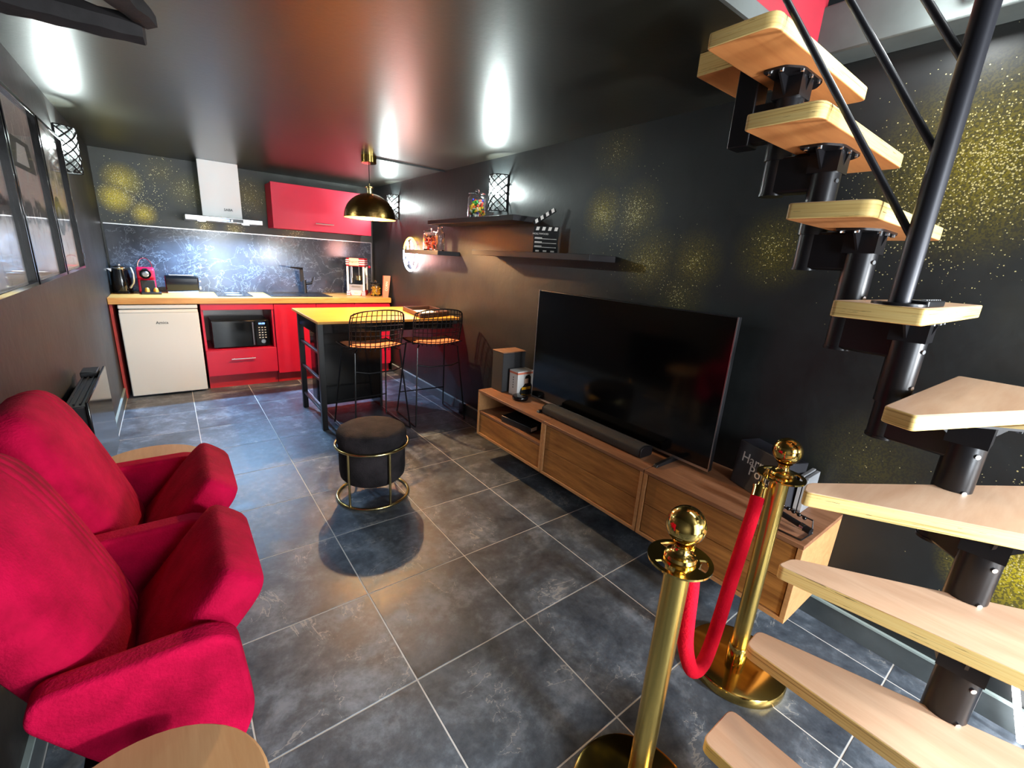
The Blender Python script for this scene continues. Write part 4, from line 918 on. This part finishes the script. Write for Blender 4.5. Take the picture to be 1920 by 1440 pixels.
# ------------------------------------------------------------------ left wall: framed prints, switch, radiator
def printmat(seed, dark, car, ground):
    t = NT('car_print'); tc = t.add('ShaderNodeTexCoord'); sp = t.add('ShaderNodeSeparateXYZ'); t.link(tc.outputs['Object'], sp.inputs[0])
    v = t.coords(scale=(1, 3.0, 5.0)); n = t.noise(v, 2.5+seed*.3, 5, .6); zz = t.math('ADD', sp.outputs['Z'], t.math('MULTIPLY', t.math('SUBTRACT', n, .5), .16))
    c = t.ramp(t.math('DIVIDE', t.math('ADD', zz, .36), .72), [(0, lin(ground)), (.30, lin('#f4f2f4')), (.34, lin('#4a4644')), (.42, lin('#3a3634')), (.46, lin(car)), (.60, lin(car)), (.66, lin(dark)), (.80, lin('#9a9490')), (.9, lin('#bab2ae')), (1, lin('#cfc7c2'))])
    c = t.mix(t.math('GREATER_THAN', t.noise(t.coords(scale=(1, 6, 2)), 3.3+seed, 3), .58), c, lin('#d8cfca')); t.set(Base_Color=c, Roughness=.5); return t.m
def picture(label, y0, y1, k):
    t = thing('framed_picture', label, 'picture', (XL+.02, (y0+y1)/2, 1.575), 'framed vintage car pictures'); z0, z1, d, fr = 1.212, 1.938, .038, .016
    MB().box(XL+.003, XL+.012, y0+fr, y1-fr, z0+fr, z1-fr).build('print', printmat(k, '#6e6662', ('#e2cdc8', '#dcc6c0', '#d8c49c')[k], ('#efe4d8', '#dccabd', '#f4f0f2')[k]), t)
    b = MB().box(XL, XL+d, y0, y0+fr, z0, z1).box(XL, XL+d, y1-fr, y1, z0, z1).box(XL, XL+d, y0+fr, y1-fr, z0, z0+fr).box(XL, XL+d, y0+fr, y1-fr, z1-fr, z1); b.build('frame', m['blackgloss'], t, bevel=.002)
    MB().box(XL+.022, XL+.024, y0+fr, y1-fr, z0+fr, z1-fr).build('glazing', m['pane'], t); b = MB()
    if k == 2: b.cyl((XL+.012, y0+.30, 1.50), (XL+.0126, y0+.30, 1.50), .10, n=32).build('wheel_print', m['ink'], t); MB().cyl((XL+.0126, y0+.30, 1.50), (XL+.013, y0+.30, 1.50), .05, n=32).build('hub_print', m['grey'], t)
    else:
        b.prism([(XL+.012, y0+.1, 1.66), (XL+.012, y1-.08, 1.66), (XL+.012, y1-.14, 1.78), (XL+.012, y0+.2, 1.78)], None, off=(.0006, 0, 0)).build('windscreen_print', m['ink'], t)
        b = MB(); b.prism([(XL+.0126, y0+.22, 1.68), (XL+.0126, y1-.2, 1.68), (XL+.0126, y1-.22, 1.76), (XL+.0126, y0+.28, 1.76)], None, off=(.0006, 0, 0)).build('reflection_print', m['pale'], t)
picture('nearest framed vintage car picture cut by the left edge', 1.88, 2.52, 0); picture('middle framed vintage car picture on the left wall', 2.545, 3.185, 1); picture('farthest framed vintage car picture showing a wheel, next to the wall lamp', 3.215, 3.86, 2)
t = thing('wall_switch', 'small black wall switch beyond the framed pictures', 'switch', (XL, 4.1, 1.27)); MB().box(XL, XL+.012, 4.05, 4.13, 1.235, 1.315).build('plate', m['black'], t, bevel=.003); MB().box(XL+.012, XL+.018, 4.07, 4.11, 1.255, 1.295).build('rocker', m['blackgloss'], t, bevel=.002)
t = thing('panel_radiator', 'dark flat panel radiator low on the left wall behind the farther armchair', 'radiator', (XL, 2.8, .3)); HX = -.335
MB().box(XL+.03, HX-.012, 2.47, 3.13, .31, .715).build('body', m['black'], t, bevel=.004); MB().box(HX-.012, HX, 2.45, 3.15, .295, .737).build('front_panel', m['blackgloss'], t, bevel=.003); b = MB()
for k in range(4): b.box(XL+.038+k*.02, XL+.045+k*.02, 2.5, 3.0, .716, .722)
b.build('top_grille', m['blackmetal'], t); MB().box(XL+.03, HX-.02, 3.0, 3.12, .715, .742).build('control_box', m['black'], t, bevel=.004)
for y in (2.55, 3.05): MB().box(XL, XL+.03, y, y+.03, .35, .65).build('wall_bracket', m['blackmetal'], t)
# black rough timbers under the ceiling
def timber(label, a, c, w0, w1, h0, h1, seed):
    a, c = Vector(a), Vector(c); R = random.Random(seed); d = (c-a).normalized(); s_ = d.cross(Vector((0, 0, 1))).normalized(); u_ = s_.cross(d); b = MB(); N = 9; rings = []
    for i in range(N+1):
        f = i/N; w_, h_ = w0+(w1-w0)*f, h0+(h1-h0)*f; p = a.lerp(c, f); j = lambda: R.uniform(.82, 1.12)
        rings.append([b.bm.verts.new(p+s_*w_*x*j()+u_*h_*y*j()) for x, y in ((-1, -.7), (0, -1), (1, -.7), (1.05, .3), (.6, 1), (-.5, 1), (-1.05, .3))])
    for P, Q in zip(rings, rings[1:]):
        for k in range(7): b._f([P[k], P[(k+1) % 7], Q[(k+1) % 7], Q[k]])
    b._f(rings[0][::-1]); b._f(rings[-1]); tag(b.build('rough_timber', m['timber'], None, sharp=25), label, 'beam', 'black rough timbers under the ceiling')
timber('long black rough timber running from the left wall under the ceiling', (-.45, 2.17, 2.075), (.025, 2.10, 2.06), .055, .03, .05, .035, 1)
timber('middle black rough timber coming in from the top edge above the armchairs', (-.20, 1.60, 2.11), (.035, 2.07, 2.095), .075, .028, .05, .03, 2)
timber('short outer black rough timber at the top edge, tip beside the other two', (.02, 1.55, 2.105), (.05, 1.90, 2.125), .045, .02, .04, .025, 3)
# spot bulb on the loft edge beam, made-up glowing strip at the foot of the stairs, socket plug by the island
t = thing('spot_bulb', 'small bright bulb fixed to the pale beam at the top of the stairs', 'lamp', (1.96, .452, 2.245)); MB().cyl((1.96, .452, 2.25), (1.915, .452, 2.25), .02, n=18).build('socket', m['chrome'], t); MB().sphere((1.898, .450, 2.25), .024, 16).build('light_bulb', m['bulb'], t)
lamp('spot_bulb_light', 'POINT', (1.86, .447, 2.25), 5, (.95, 1, 1), .03)
t = thing('glow_strip', 'slim glowing white strip added low at the wall under the stairs', 'lamp', (2.03, -.17, .09)); MB().cyl((2.035, -.135, .235), (2.035, -.205, -.0+.012), .009, n=14).build('tube', m['glowstrip'], t); MB().cyl((2.035, -.132, .245), (2.035, -.136, .232), .011, n=14).build('end_cap', m['white'], t)  # added glowing cylinder standing in for a bright streak of unknown source
t = thing('plug_adapter', 'black plug adapter at the skirting beside the right bar stool', 'plug', (XR-.03, 3.3, .05)); MB().box(XR-.05, XR-.015, 3.33, 3.40, 0.0, .10).build('body', m['black'], t, bevel=.004); MB().tube([(XR-.03, 3.40, .05), (XR-.04, 3.55, .012), (XR-.03, 3.75, .012)], .004, 8).build('cord', m['black'], t)

for o in bpy.data.objects:      # wires, prints and ribs too small to pick apart singly
    if o.name.split('.')[0] in ('seat_grid', 'lattice', 'chrome_stripes', 'standoffs', 'key_pad', 'drainer_ribs', 'bead_row', 'ruled_lines', 'spine_marks', 'top_grille', 'slots'): o['kind'] = 'stuff'
